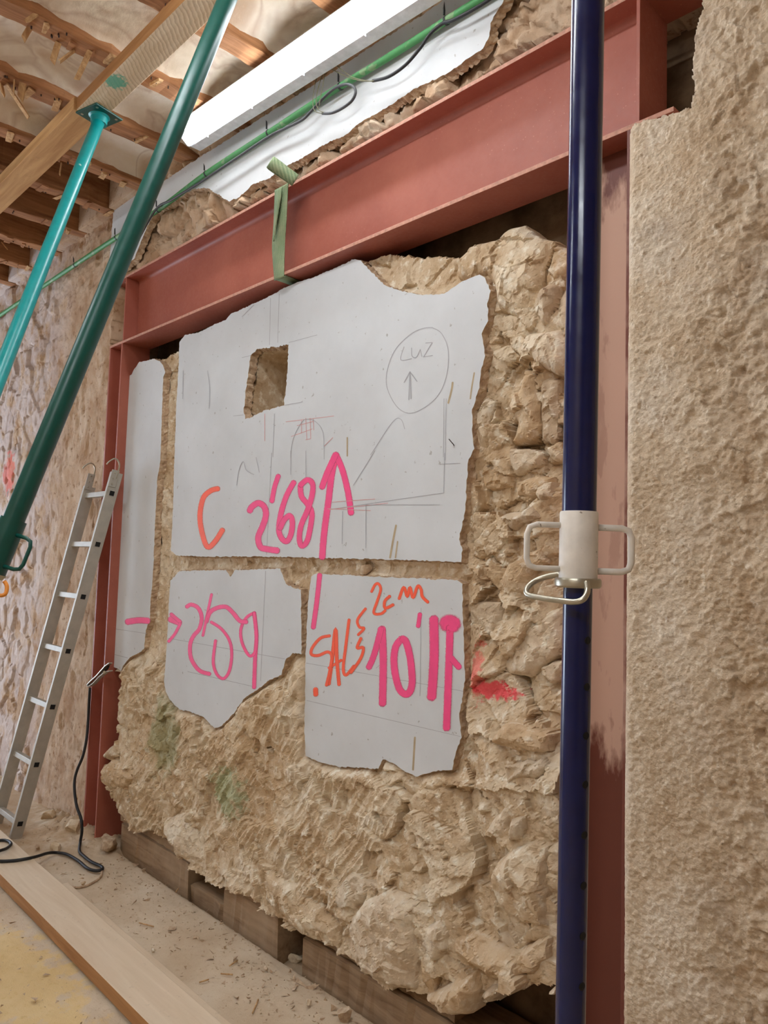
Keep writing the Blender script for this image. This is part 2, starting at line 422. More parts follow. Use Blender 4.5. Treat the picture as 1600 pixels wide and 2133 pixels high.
def m_vault():
    t = NT('stained_ceiling_plaster'); n1 = t.noise(3.2, 7, .62); n2 = t.noise(28, 6, .65); n3 = t.noise(2.4, 3, .5, dist=1.2)
    c = t.ramp(n1, [(.3, (206, 186, 160)), (.5, (226, 213, 193)), (.7, (238, 230, 217))])
    ring = t.math('ABSOLUTE', t.math('SUBTRACT', n3, .52))
    c = t.mix(t.math('MULTIPLY', t.rng(ring, .05, .0), .35), c, (150, 96, 52))
    c = t.mix(t.math('MULTIPLY', t.rng(n3, .55, .66), .45), c, (176, 128, 82))
    c = t.mix(t.math('MULTIPLY', t.rng(n2, .6, .7), .4), c, (226, 212, 190))
    return t.finish(c, .9, 0, [(n2, .4, .006)], .2)
def m_floor():
    t = NT('dusty_floor'); n1 = t.noise(3, 7, .62); n2 = t.noise(45, 5, .65); n3 = t.noise(180, 3, .7); x, y, z = t.xyz()
    c = t.ramp(n1, [(.3, (190, 167, 139)), (.55, (208, 189, 163)), (.75, (218, 203, 180))])
    c = t.mix(t.math('MULTIPLY', t.rng(n2, .58, .7), .5), c, (168, 136, 104)); c = t.mix(t.math('MULTIPLY', t.rng(n3, .62, .72), .35), c, (228, 214, 190))
    g = onZ(90, 2050, 0)
    c = t.mix(t.math('MULTIPLY', t.blob((g[0]-.1, g[1]-.05, 0), (.60, .22, .3), 11, 1.2), .5), c, (228, 192, 112))
    g = onZ(10, 1890, 0)
    far = t.math('MULTIPLY', t.rng(x, -3.55, -3.85), t.rng(t.noise(8, 5), .35, .55))
    c = t.mix(t.math('MULTIPLY', far, .6), c, (180, 148, 112))
    return t.finish(c, .95, 0, [(n2, .4, .006), (n3, .35, .002)], .15)
def m_backing():
    t = NT('dark_rubble_backing'); n = t.noise(9, 6, .6); c = t.ramp(n, [(.3, (96, 76, 58)), (.7, (150, 124, 96))]); return t.finish(c, .95, 0, [(n, .5, .02)], .2)
def m_spray(name, c):
    t = NT(name); n = t.noise(160, 3, .6)
    at = t.n('ShaderNodeAttribute', attribute_name='edge').outputs['Fac']
    f = t.rng(t.math('ADD', at, t.math('MULTIPLY', t.math('SUBTRACT', n, .5), .5)), .14, .72)
    c1 = lin(c); col = t.ramp(t.noise(30, 4), [(.3, tuple(v*.9 for v in c1[:3])+(1,)), (.7, c1)])
    t.finish(col, .6, 0, None, .3); t.l(f, t.b.inputs['Alpha']); return t.m
def m_webbing():
    t = NT('green_webbing'); wv = t.n('ShaderNodeTexWave', bands_direction='Z'); wv.inputs['Scale'].default_value = 70; t.l(t.co, wv.inputs['Vector'])
    wx = t.n('ShaderNodeTexWave', bands_direction='X'); wx.inputs['Scale'].default_value = 45; wx.inputs['Distortion'].default_value = 1; t.l(t.co, wx.inputs['Vector'])
    c = t.mix(t.math('MULTIPLY', wx.outputs['Fac'], .6), (112, 132, 98), (160, 170, 134)); c = t.mix(t.math('MULTIPLY', t.rng(t.noise(14, 5), .45, .65), .4), c, (170, 168, 136))
    return t.finish(c, .9, 0, [(wv.outputs['Fac'], .5, .002)], .2)
def m_emit(name, c, s):
    m = bpy.data.materials.new(name); m.use_nodes = True; b = m.node_tree.nodes['Principled BSDF']
    b.inputs['Base Color'].default_value = (.9, .9, .9, 1); b.inputs['Emission Color'].default_value = c; b.inputs['Emission Strength'].default_value = s
    return m

M = dict(stone=m_masonry(), right=m_right(), left=m_left(), plaster=m_plaster(), mortar=m_mortar(), steel=m_steel('red_oxide_primer'), dusty=m_dusty_column(),
    blue=m_paint('navy_paint', (5, 19, 72), None, .14), teal=m_paint('teal_paint', (0, 138, 138), ((215, 220, 205), 9, .70, .9), .28), green=m_paint('bottle_green_paint', (3, 74, 64), None, .3),
    white=m_paint('chipped_white_paint', (224, 218, 208), ((120, 100, 84), 55, .68, .8), .4), zinc=plain('zinc_plate', (180, 174, 156), .34, .85), orange=m_paint('worn_orange_paint', (226, 140, 46), ((120, 80, 40), 60, .66, .8), .45),
    alu=plain('dull_aluminium', (176, 171, 160), .55, .25, .4, .1, 18), dark=plain('dark_void_and_spring', (16, 14, 14), .9), black=plain('black_rubber', (24, 24, 26), .55), conduit=m_paint('green_conduit_plastic', (72, 142, 82), ((170, 170, 140), 12, .6, .35), .5),
    grey=plain('grey_cable', (64, 64, 66), .6), wire=plain('thin_wire', (96, 92, 60), .6), sawn=m_sawn(), plank=m_wood('brown_plank', (176, 132, 84), (206, 164, 112), 0), plank2=m_wood('dusty_plank', (210, 188, 160), (219, 200, 174), 0),
    joist=m_wood('old_joist', (128, 86, 58), (182, 132, 92), 1), lath=m_wood('split_lath', (170, 126, 84), (214, 178, 132), 2, 2.0), deck=m_wood('dark_deck', (48, 36, 29), (82, 64, 50), 0), sleeper=m_wood('old_sleeper', (122, 96, 70), (168, 140, 110), 0, 1, (176, 152, 124)),
    brick=plain('red_brick', (140, 84, 64), .9, 0, .2, .25, 20, .4), vault=m_vault(), floor=m_floor(), backing=m_backing(), web=m_webbing(),
    pink=m_spray('pink_spray', (250, 78, 138)), orspray=m_spray('orange_spray', (252, 96, 58)), pencil=plain('graphite', (166, 164, 166), .7), redpencil=plain('red_pencil', (206, 150, 146), .7), stain=plain('brown_drip', (176, 156, 124), .8),
    plankside=m_wood('darker_plank_edge', (150, 104, 62), (178, 130, 82), 0), lampwhite=plain('white_enamel', (226, 228, 232), .4), lamp=m_emit('lit_diffuser', (0.90, 0.95, 1.0, 1), LAMP_STRENGTH), roomlamp=m_emit('lit_diffuser_room', (0.86, 0.94, 1.0, 1), ROOM_LAMP_STRENGTH*.45),
    lip=plain('worn_primer_edge', (192, 142, 122), .7, 0, .3, .25, 60), fill_lamp=m_emit('lit_diffuser_fill', (0.90, 0.95, 1.0, 1), ROOM_LAMP_STRENGTH*.95), added_lamp=m_emit('lit_diffuser_added', (0.90, 0.95, 1.0, 1), ROOM_LAMP_STRENGTH*.56), nail=plain('rusty_nail', (60, 40, 30), .7), rock=None)
M['rock'] = M['stone']; STONE_MATS = [M['stone'], m_masonry('pale_stone', (232, 220, 200)), m_masonry('grey_stone', (196, 182, 164)), m_masonry('ochre_stone', (202, 168, 128))]

# ================================================================== structure
ZJ = 3.43            # underside of joists
BZ0, BZ1 = 2.63, 3.006   # steel beam bottom / top
CLX0, CLX1 = -4.013, -3.856; CRX0, CRX1 = -1.094, -0.912
YP = 0.05            # face of the plaster on the infill wall

# --- infill wall polygons (photo outlines -> wall plane)
c1 = lambda p: crop(p, 340, 520, 2.2222)
c2 = lambda p: crop(p, 340, 930, 2.2222)
c3 = lambda p: crop(p, 230, 1180, 2.0779)
P1 = c1([(75,430),(100,395),(160,385),(250,340),(290,325),(310,300),(430,245),(530,195),(560,175),(640,145),(690,130),(820,75),(880,45),(915,50),(960,100),(1020,160),(1100,190),(1200,210),(1300,205),(1380,150),(1465,115),(1490,130),(1515,190),(1500,250),(1505,330),(1475,390),(1485,450),(1490,490),(1470,560),(1465,640),(1430,740),(1430,830),(1440,920),(1415,970)]) + \
     c2([(1410,80),(1405,170),(1400,280),(1370,430),(1385,480),(1380,535),(1100,525),(900,520),(700,515),(480,510),(200,510),(60,505),(35,480),(45,300),(50,100)]) + c1([(55,880),(62,700),(70,560)])
H1 = c1([(405,490),(435,460),(520,450),(580,440),(575,560),(560,720),(470,745),(380,785),(372,740),(390,600)])
P2 = crop([(485,760),(545,720),(570,660),(620,590),(650,540),(760,520),(870,490),(960,520),(1010,580),(1050,700),(1020,760),(1010,1000),(990,1600),(975,2000)], 200, 680, 7.2727) + \
     crop([(1335,50),(1310,200),(1300,400),(1290,600),(1280,900),(1270,1050),(1255,1200),(1250,1350),(1215,1450),(1200,1610),(1140,1650),(1080,1680),(1030,1740),(1010,1790),(980,1770),(935,1750),(945,1550),(960,1350),(975,1050),(1000,720),(1010,400),(1025,150)], 0, 950, 4)
P3 = c3([(260,60),(300,20),(500,15),(520,45),(540,15),(735,10),(760,75),(800,95),(825,100),(828,380),(790,375),(760,400),(740,470),(690,490),(640,530),(580,570),(530,640),(480,690),(450,700),(400,650),(350,630),(300,620),(260,580),(240,545),(232,500),(245,330),(255,120)])
P4 = c3([(870,45),(890,30),(1100,42),(1300,50),(1500,60),(1525,75),(1525,200),(1530,350),(1535,480),(1525,560),(1510,650),(1520,740),(1500,790),(1480,880),(1400,885),(1330,910),(1280,890),(1220,850),(1180,835),(1160,875),(1050,870),(980,865),(900,845),(845,820),(840,700),(845,400),(855,150)])
PW = [xz(p, YP) for p in (P1, P2, P3, P4)]; HW = xz(H1, YP)
OUT = [(240,1388),(252,1360),(262,1150),(268,900),(266,790),(275,768),(295,755),(330,748),(368,728),(374,712),(430,684),(560,616),(700,570),(745,556),(765,535),(800,526),(860,531),(905,530),(950,532),(985,513),(1035,492),(1080,470),(1130,492),(1194,545),(1196,900),(1184,1400),(1181,1560),(1181,2052),(1140,2040),(1100,2046),(1060,2050),(1030,2085),(960,2098),(900,2065),(800,2050),(750,1990),(690,1950),(625,1930),(600,1905),(570,1885),(505,1850),(455,1835),(430,1810),(372,1772),(365,1745),(330,1725),(300,1730),(262,1690),(245,1640),(230,1600),(250,1560),(256,1450),(262,1412)]
OW = rough_poly(xz(OUT, .06), .012, .004, 3, .004)
step = 0.0052
xs = np.arange(-3.84, -1.080, step); zs = np.arange(0.05, 2.62, step)
def y_mid(X, Z):
    n = fbm(X, Z, 2.3, 5, 1); m = fbm(X, Z, 9, 5, 31); f = fbm(X, Z, 42, 4, 61)
    a = np.cos(-.95)*X-np.sin(-.95)*Z; b = np.sin(-.95)*X+np.cos(-.95)*Z      # chisel strokes
    ch = np.abs(vn(a*7, b*48, 5))+.25*np.abs(vn(a*12+3, b*100, 8))
    wx = X+.035*m+.010*f; wz = Z+.035*fbm(X, Z, 7, 4, 91)+.010*f
    h1, k1 = facet(wx, wz, 4.6, 3, .9); h2, k2 = facet(wx*.9+.3*wz, wz*1.2-.2*wx, 10.5, 11, 1.1); h3, k3 = facet(wx, wz, 26, 17, 1.2)
    low = sstep(1.12, .85, Z+.25*n)
    right = sstep(-1.62, -1.45, X)
    left_low = low*sstep(-1.6, -2.0, X)
    y = .092+.012*n+.007*m+.0028*f
    y -= low*.045+sstep(.62, .35, Z)*.02
    y -= left_low*(.022*(1-ch)*sstep(-.5, .3, fbm(X, Z, 3.3, 3, 95)))
    rub = np.maximum(right, .8*low*(1-.55*left_low))
    y += rub*(.056*h1+.026*h2+.005*h3*sstep(-.25, .3, fbm(X, Z, 5, 2, 97))+.022*k1*sstep(-.2, .4, m+n)+.012*k2*sstep(-.1, .5, n-m)+.003*k3)
    y += (1-rub)*(.013*h2+.003*h3)
    y += sstep(-1.24, -1.13, X)*.05*right*sstep(.9, 1.1, Z)
    ip = np.zeros(X.shape, bool)
    for pw in PW: ip |= inside(pw, X, Z)
    y = np.where(ip, np.maximum(y, .072), y)
    d = np.full(X.shape, 1e9)
    for pw in PW: d = np.minimum(d, pdist(pw, X, Z))
    near = np.exp(-(d/.02)**2)*(~ip)
    y = y*(1-near*.8)+(.078+.008*m+.005*f)*near*.8
    hd = pdist(HW, X, Z); ih = inside(HW, X, Z)
    y = np.where(ih, np.minimum(.085+.205*sstep(.0, .014, hd+.004*m)+.03*m+.012*f, .295), y)
    return np.maximum(y, -.03)
wall_mid = struct(grid_relief('wall_middle', xs, zs, lambda x, z: inside(OW, x, z), y_mid, M['stone'], None, .30, False))
wall_mid['label'] = 'rough stone infill wall with broken white plaster inside the red steel frame'

def panel(name, poly, hole, yf, thick, parent, seed, amp=.0022, spread=.007, label=None):
    loops = [rough_poly(poly, .009, amp, seed, amp*.45)]
    if hole is not None: loops.append(rough_poly(hole, .008, amp*1.5, seed+1, amp))
    T = tessellate_polygon([[Vector((p[0], p[1], 0)) for p in l] for l in loops])
    allp = np.concatenate(loops); n = len(allp); g = np.random.default_rng(seed)
    V = [np.stack([allp[:, 0], np.full(n, yf), allp[:, 1]], -1)]
    tris = []
    for t in T:
        a, b, c = (allp[i] for i in t); cr = (b[0]-a[0])*(c[1]-a[1])-(b[1]-a[1])*(c[0]-a[0])
        tris.append(t if cr > 0 else (t[0], t[2], t[1]))
    q = []; mi = []
    off = 0; outs = []
    for li, l in enumerate(loops):
        m = len(l); area = 0.5*np.sum(l[:, 0]*np.roll(l[:, 1], -1)-np.roll(l[:, 0], -1)*l[:, 1])
        tg = np.roll(l, -1, 0)-np.roll(l, 1, 0); tg /= np.maximum(np.linalg.norm(tg, axis=1), 1e-9)[:, None]
        nr = np.stack([tg[:, 1], -tg[:, 0]], -1)*(1 if area > 0 else -1)
        if li == 1: nr = -nr
        outs.append((l, nr, area, off)); off += m
    rings = [(.35, .15), (.7, .6), (1.0, 1.0)]
    base = 0
    for k, (tt, ss) in enumerate(rings):
        R = []
        for l, nr, area, o in outs:
            m = len(l); j = g.uniform(.3, 1.2, m)*spread*ss + g.normal(0, .0012, m)
            pp = l+nr*j[:, None]; R.append(np.stack([pp[:, 0], yf+thick*tt+g.normal(0, .0015, m), pp[:, 1]], -1))
        V.append(np.concatenate(R))
        for l, nr, area, o in outs:
            m = len(l)
            for i in range(m):
                a = o+i; b = o+(i+1) % m
                f = (k*n+a, (k+1)*n+a, (k+1)*n+b, k*n+b)
                q.append(f if area > 0 else f[::-1])
    V = np.concatenate(V)
    midx = [1]*len(q)+[0]*len(tris)
    o = mesh_from(name, V, q, tris, [M['plaster'], M['mortar']], False, parent, midx)
    if label: o['label'] = label
    return o
lbl = ['large upper plaster panel with a square hole and pink number', 'narrow tall plaster strip beside the left column', 'lower left plaster panel with pink number', 'lower right plaster panel with pink and orange writing']
PAN = [panel('plaster_panel', PW[i], HW if i == 0 else None, YP, .034, wall_mid, 20+i, label=lbl[i]) for i in range(4)]

# --- stones set in the infill wall
c4 = lambda p: crop(p, 940, 440, 3.5556)
c5 = lambda p: crop(p, 940, 1000, 4)
c6 = lambda p: crop(p, 900, 1450, 3.1227)
c7 = lambda p: crop(p, 0, 1400, 4)
c8 = lambda p: crop(p, 500, 1700, 2.2857)
STONES = [  # outline, how far it stands out, facet count
 (c4([(10,480),(30,330),(120,240),(330,185),(350,180),(430,100),(520,85),(640,180),(740,200),(720,260),(690,340),(660,420),(650,540),(590,700),(480,790),(330,720),(300,560),(240,470),(120,520)]), .045, 3),
 (c4([(735,205),(840,270),(856,380),(790,490),(650,560),(660,420),(690,320)]), .03, 2),
 (c4([(650,565),(720,520),(780,540),(770,620),(700,820),(660,840),(600,760),(595,690)]), .035, 3),
 (c4([(745,640),(850,470),(853,880),(705,840)]), .02, 3),
 (c4([(470,960),(560,890),(800,860),(840,930),(830,1160),(740,1190),(600,1130),(560,1060),(490,1050)]), .05, 4),
 (c4([(250,1000),(400,970),(470,1060),(360,1130),(310,1280),(250,1350),(210,1300),(230,1120)]), .022, 3),
 (c4([(480,1150),(580,1180),(600,1400),(605,1640),(560,1700),(400,1720),(440,1560),(370,1450),(450,1300)]), .045, 2),
 (c4([(585,1180),(740,1230),(735,1620),(700,1720),(610,1690),(605,1400)]), .022, 2),
 (c4([(160,1500),(230,1370),(310,1400),(260,1560),(240,1720),(180,1800),(150,1620)]), .02, 3),
 (c4([(370,1740),(500,1740),(640,1780),(600,1880),(420,1950),(380,1850)]), .03, 3),
 (c4([(640,1740),(740,1690),(810,1780),(770,1850),(680,1830)]), .03, 3),
 (c4([(200,1850),(400,1900),(400,2040),(180,2060),(170,1950)]), .025, 3),
 (c4([(420,2000),(600,1950),(700,1960),(700,2100),(560,2120),(430,2100)]), .035, 3),
 (c5([(400,300),(520,270),(660,210),(740,310),(600,370),(540,430),(460,400)]), .045, 3),
 (c5([(690,10),(800,0),(820,150),(720,190),(660,120)]), .03, 3),
 (c5([(400,600),(470,540),(530,610),(460,650)]), .025, 3),
 (c5([(110,540),(240,530),(280,610),(200,670),(120,640)]), .025, 3),
 (c5([(440,680),(560,600),(700,560),(750,680),(640,760),(590,930),(440,990),(380,880)]), .04, 4),
 (c5([(140,1000),(380,1020),(390,1180),(330,1330),(150,1300),(120,1120)]), .022, 3),
 (c5([(370,1380),(560,1180),(860,1060),(870,1380),(810,1480),(640,1640),(440,1640),(330,1560)]), .045, 3),
 (c5([(690,1560),(890,1490),(900,1600),(780,1720),(690,1640)]), .03, 3),
 (c5([(700,1830),(880,1740),(890,1990),(690,1930)]), .02, 3),
 (c6([(430,260),(500,170),(640,190),(800,240),(780,350),(600,360),(440,300)]), .05, 3),
 (c6([(510,430),(760,390),(800,440),(760,520),(620,520),(530,560)]), .035, 3),
 (c6([(540,860),(550,780),(640,760),(640,850),(600,920),(530,930)]), .03, 3),
 (c6([(440,770),(540,690),(560,760),(540,880),(460,930),(380,860)]), .03, 3),
 (c6([(420,1140),(460,1050),(560,960),(690,930),(780,960),(782,1490),(640,1470),(500,1400),(430,1240)]), .065, 4),
 (c6([(210,1520),(330,1480),(480,1590),(600,1650),(680,1600),(800,1550),(800,1690),(610,1840),(470,1820),(330,1720),(220,1640)]), .07, 4),
 (c6([(20,1900),(100,1870),(220,1800),(370,1740),(380,1890),(300,2040),(170,2020),(60,1960)]), .06, 4),
 (c6([(385,1900),(440,1840),(520,1870),(440,1960)]), .04, 3),
 (c6([(80,1440),(150,1400),(200,1500),(190,1600),(90,1680),(80,1550)]), .04, 3),
 (c6([(160,430),(230,350),(330,450),(260,560),(200,520)]), .03, 3),
 (c6([(335,690),(365,675),(395,685),(412,740),(350,775)]), .04, 3),
 (c7([(920,780),(1000,720),(1100,760),(1180,880),(1100,960),(1020,990),(940,930)]), .05, 4),
 (c7([(900,690),(980,600),(1040,690),(950,730)]), .03, 2),
 (c7([(1430,1320),(1450,1200),(1600,1150),(1700,1300),(1760,1480),(1800,1640),(1680,1600),(1560,1520),(1480,1420)]), .04, 3),
 (c8([(540,520),(640,380),(760,330),(880,400),(890,600),(880,800),(760,790),(640,720),(540,620)]), .05, 4),
 (c8([(160,230),(260,290),(420,400),(520,500),(520,610),(380,560),(260,480),(170,380)]), .03, 3),
 (c8([(890,640),(960,660),(980,760),(960,860),(930,830)]), .04, 3),
 (c8([(575,250),(650,300),(720,320),(640,380),(560,470),(480,420),(460,330)]), .025, 3),
]
def stone(pts, H, facets, seed, mat):
    g = np.random.default_rng(seed)
    pw = rough_poly(xz(pts, .06), .02, .004, seed, .003)
    x0, z0 = pw.min(0)-.004; x1, z1 = pw.max(0)+.004; st = max(.0048, (x1-x0)/90)
    sx = np.arange(x0, x1+st, st); sz = np.arange(z0, z1+st, st)
    cx, cz = pw.mean(0); R = max(x1-x0, z1-z0)/2
    cy = float(np.median(y_mid(cx+g.uniform(-R*.5, R*.5, 40), cz+g.uniform(-R*.5, R*.5, 40))))
    cy = min(cy, .105)
    def yf(X, Z):
        d = pdist(pw, X, Z); ins = inside(pw, X, Z)
        h = H*(1-np.exp(-d/(.13*R+.003)))
        for k in range(facets):
            an = g.uniform(0, 6.28); sl = g.uniform(.12, .45)*H/R; o = g.uniform(.75, 1.1)*H
            h = np.minimum(h, o+((X-cx)*math.cos(an)+(Z-cz)*math.sin(an))*sl*1.8)
        q1, _k = facet(X+.01*fbm(X, Z, 14, 3, seed), Z+.01*fbm(X, Z, 14, 3, seed+1), 13, seed, 1.0); q2, _k = facet(X, Z, 34, seed+2, 1.2)
        h = h+.012*q1*sstep(0, .02, d)+.005*q2*sstep(0, .012, d)+.003*fbm(X, Z, 30, 4, seed)
        return np.where(ins, cy-h, cy+.012)
    return grid_relief('stone', sx, sz, lambda x, z: inside(pw, x, z), yf, mat, wall_mid, cy+.07, False)
for i, (pts, H, fc) in enumerate(STONES): stone(pts, H*1.05, fc, 100+i, STONE_MATS[(i*7+i//4) % 4])

# --- dark rubble backing added behind everything to stop light leaking through
backing = box('wall_backing', (-8.2, .30, -.1), (3.2, .46, 3.75), M['backing'], None, 0); struct(backing)

# --- wall above the beam and left of the column
xs = np.concatenate([np.arange(-8.2, -5.9, .05), np.arange(-5.9, -4.2, .0095), np.arange(-4.2, -.50, .0068)])
zs = np.concatenate([np.arange(-.02, 2.2, .011), np.arange(2.2, 3.74, .0072)])
WB = np.array([(-8.2, -.02), (-4.02, -.02), (-4.018, 2.58), (-4.045, 2.63), (-4.03, 2.70), (-4.02, 3.00)] )
bot = xz([(330,508),(360,520),(420,478),(480,450),(540,412),(570,388),(620,372),(700,330),(760,292),(830,258),(900,215),(960,180),(1040,132),(1110,90),(1190,48),(1260,8),(1330,-40)], .03)
WB = np.concatenate([WB, [(-3.55, 3.0)], bot[2:], [(-.52, bot[-1][1]), (-.52, 3.73), (-8.2, 3.73)]])
WB = rough_poly(WB, .03, .004, 9, .003)
UP = crop([(-260,1000),(-200,930),(-120,900),(0,850),(100,780),(260,680),(400,590),(540,500),(700,400),(850,300),(1000,200),(1200,80),(1300,10),(1400,-60),(1640,-130),(1600,0),(1570,50),(1535,110),(1530,170),(1500,230),(1440,270),(1330,350),(1160,430),(1060,500),(920,580),(850,640),(720,700),(640,755),(560,790),(480,850),(400,880),(340,940),(290,958),(190,895),(120,900),(30,960),(-60,1010),(-100,1080),(-160,1230),(-230,1290),(-290,1330),(-275,1200)], 350, 0, 2.2857)
UW = xz(UP, -.004)
def y_back(X, Z):
    n = fbm(X, Z, 1.9, 5, 201); m = fbm(X, Z, 8, 5, 231); f = fbm(X, Z, 40, 4, 261)
    v1, v2, cid = worley(X+.02*m, Z+.02*f, 8, 33)
    v3, v4, cid3 = worley(X+.01*m, Z*.8+.01*f, 17, 37)
    left = sstep(-3.75, -4.0, X); far = sstep(-4.7, -5.1, X+.15*n)
    up = (1-left)
    pits = sstep(.25, .7, fbm(X*1.0, Z*.55, 14, 4, 300))
    y = left*(.014+.008*n+.008*m+.005*f+.012*pits+far*(.014*(cid-.5)*2+.004*np.exp(-((v2-v1)/.1)**2)))
    h1, k1 = facet(X+.02*m, Z+.02*f, 7, 35, 1.0); h2, k2 = facet(X+.015*m, Z+.015*f, 17, 39, 1.1)
    y += up*(.030+.010*n+.014*m+.006*f+h1*.045+h2*.02+.02*k1)
    iu = inside(UW, X, Z); y = np.where(iu, np.maximum(y, .012), y)
    top = sstep(3.36, 3.42, Z)*(~iu); y = y+top*.015*(m+.4)
    return np.maximum(y, -.02)
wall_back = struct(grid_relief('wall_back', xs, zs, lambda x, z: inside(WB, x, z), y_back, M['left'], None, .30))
wall_back['label'] = 'old rough rendered wall behind the ladder and above the red beam'
panel('plaster_panel', UW, None, -.004, .03, wall_back, 50, .003, .012, 'white plaster band above the red beam')

# --- right wall
xs = np.concatenate([np.arange(-.921, -.40, .0032), np.arange(-.40, 2.8, .05)])
zs = np.concatenate([np.arange(-.02, .4, .02), np.arange(.4, 3.0, .0032), np.arange(3.0, 3.74, .02)])
rw = xz([(1312,270),(1318,264),(1345,254),(1370,250),(1395,246),(1420,238),(1447,229),(1450,190),(1446,150),(1455,110),(1453,70),(1468,30),(1466,0),(1474,-60)], -.004)
RW = np.concatenate([[(2.8, -.02), (2.8, 3.73), (-.66, 3.73), (-.68, 3.2)][::1], rw[::-1], [(-.9195, 2.60), (-.9195, -.02)]])
_rr = rough_poly(rw[::-1], .008, .003, 77, .002); _cut = int(np.argmin(np.hypot(_rr[:, 0]-rw[0][0], _rr[:, 1]-rw[0][1])))
RW = np.concatenate([[(2.8, -.02), (2.8, 3.73), (-.66, 3.73), (-.68, 3.2)], _rr[:_cut+1], [(-.9195, 2.60), (-.9195, -.02)]])
def y_right(X, Z):
    n = fbm(X, Z, 2.2, 5, 401); m = fbm(X, Z, 9, 5, 431); f = fbm(X, Z, 55, 4, 461); g = fbm(X, Z, 150, 2, 471)
    a = np.cos(.8)*X-np.sin(.8)*Z; b = np.sin(.8)*X+np.cos(.8)*Z
    st = ridged(a*.35, b, 12, 3, 480)
    up = sstep(1.2, 2.0, Z); r = sstep(-.80, -.62, X+.06*n)
    h1, k1 = facet(X+.02*m, Z+.02*n, 26, 499, 1.0)
    y = -.008+.013*m*(.3+.9*r)+.008*n+.0055*f*(.5+.9*r)+.0035*g+.006*h1*(.25+r)
    y -= .010*np.maximum(0, st-.62)*2*(.3+up)
    pit = sstep(.35, .75, fbm(X, Z, 22, 3, 490)); y += pit*.012*r
    e = sstep(-.9215, -.905, X); arris = (1-e)
    y = y*sstep(-.922, -.893, X)+(-.004)*(1-sstep(-.922, -.893, X))+arris*.006
    tb = sstep(2.45, 2.9, Z)*r; y -= tb*.02*(.5+m)
    return y
wall_right = struct(grid_relief('wall_right', xs, zs, lambda x, z: inside(RW, x, z), y_right, M['right'], None, .30))
wall_right['label'] = 'coarse sandy rendered wall to the right of the steel frame'

# --- rest of the room, behind the camera (its left end is open to the daylight)
wf = struct(box('wall_front', (-8.2, -4.5, -.02), (2.9, -4.4, 3.7), M['right'], None, 0)); we = struct(box('wall_end', (2.8, -4.4, -.02), (2.9, .3, 3.7), M['right'], None, 0))
bm = bmesh.new()      # far end wall with a wide doorway that lets the daylight in
for a_, b_ in (((-8.3, -4.4, -.02), (-8.2, -2.9, 3.7)), ((-8.3, -.55, -.02), (-8.2, .3, 3.7)), ((-8.3, -2.9, 2.45), (-8.2, -.55, 3.7))):
    a_ = np.array(a_); b_ = np.array(b_); bm_box(bm, (a_+b_)/2, I3, b_-a_, 0)
struct(bm_obj('wall_left', bm, M['right']))['label'] = 'far end wall with a wide doorway to the daylight'
# --- floor
xs = np.concatenate([np.arange(-8.2, -5.0, .08), np.arange(-5.0, -1.55, .0105), np.arange(-1.55, 2.9, .08)])
ys = np.concatenate([np.arange(-4.4, -1.1, .08), np.arange(-1.1, .31, .0095)])
def z_floor(X, Y):
    n = fbm(X, Y, 3, 4, 601); m = fbm(X, Y, 14, 4, 611); f = fbm(X, Y, 55, 3, 621)
    z = -.004+.003*n+.0028*m+.0026*f
    edge = sstep(.036, .048, Y+.003*m); inw = edge*sstep(-3.72, -3.60, X)
    z = z*(1-inw)+(-.05+.012*m)*inw
    heap = np.exp(-(((X+4.15)/.30)**2+((Y-.05)/.11)**2)); z = z+heap*(.075+.05*m+.035*f)
    return z
floor = struct(grid_relief('floor', xs, ys, None, z_floor, M['floor'], None, None, True, 'z'))
floor['label'] = 'dusty sand-coloured floor boards with yellow stains'

# --- ceiling: deck, joists, plaster bays
deck = struct(box('ceiling', (-8.2, -4.4, 3.66), (2.9, .30, 3.72), M['deck'], None, 0))
deck['label'] = 'old timber ceiling with dark joists and stained plaster bays'
JX = [-7.45, -7.02, -6.59, -6.16, -5.75, -5.33, -4.92, -4.51, -4.09, -3.69, -3.255, -2.825, -2.385, -1.955, -1.525, -1.095, -.665, -.235, .2, .63, 1.06, 1.5, 1.93, 2.36]
g = np.random.default_rng(5)
def joist(x, w, seed):
    r = np.random.default_rng(seed); ys_ = np.arange(-4.4, .10, .05); V = []; Q = []
    for y in ys_:
        a = r.normal(0, .003); b = r.normal(0, .003); zz = ZJ+r.normal(0, .002)
        V += [(x-w/2+a, y, zz+.003), (x+w/2+b, y, zz+.003), (x+w/2+b, y, 3.665), (x-w/2+a, y, 3.665), (x+b-w/2+.006, y, zz), (x+w/2-.006+a, y, zz)]
    o = [0, 4, 5, 1, 2, 3]
    for i in range(len(ys_)-1):
        for k in range(6):
            Q.append((i*6+o[k], (i+1)*6+o[k], (i+1)*6+o[(k+1) % 6], i*6+o[(k+1) % 6]))
    return mesh_from('joist', V, Q, None, M['joist'], False, deck)
JO = [joist(x, .10 if -3.4 < x < -2.2 else .085, 700+i) for i, x in enumerate(JX)]
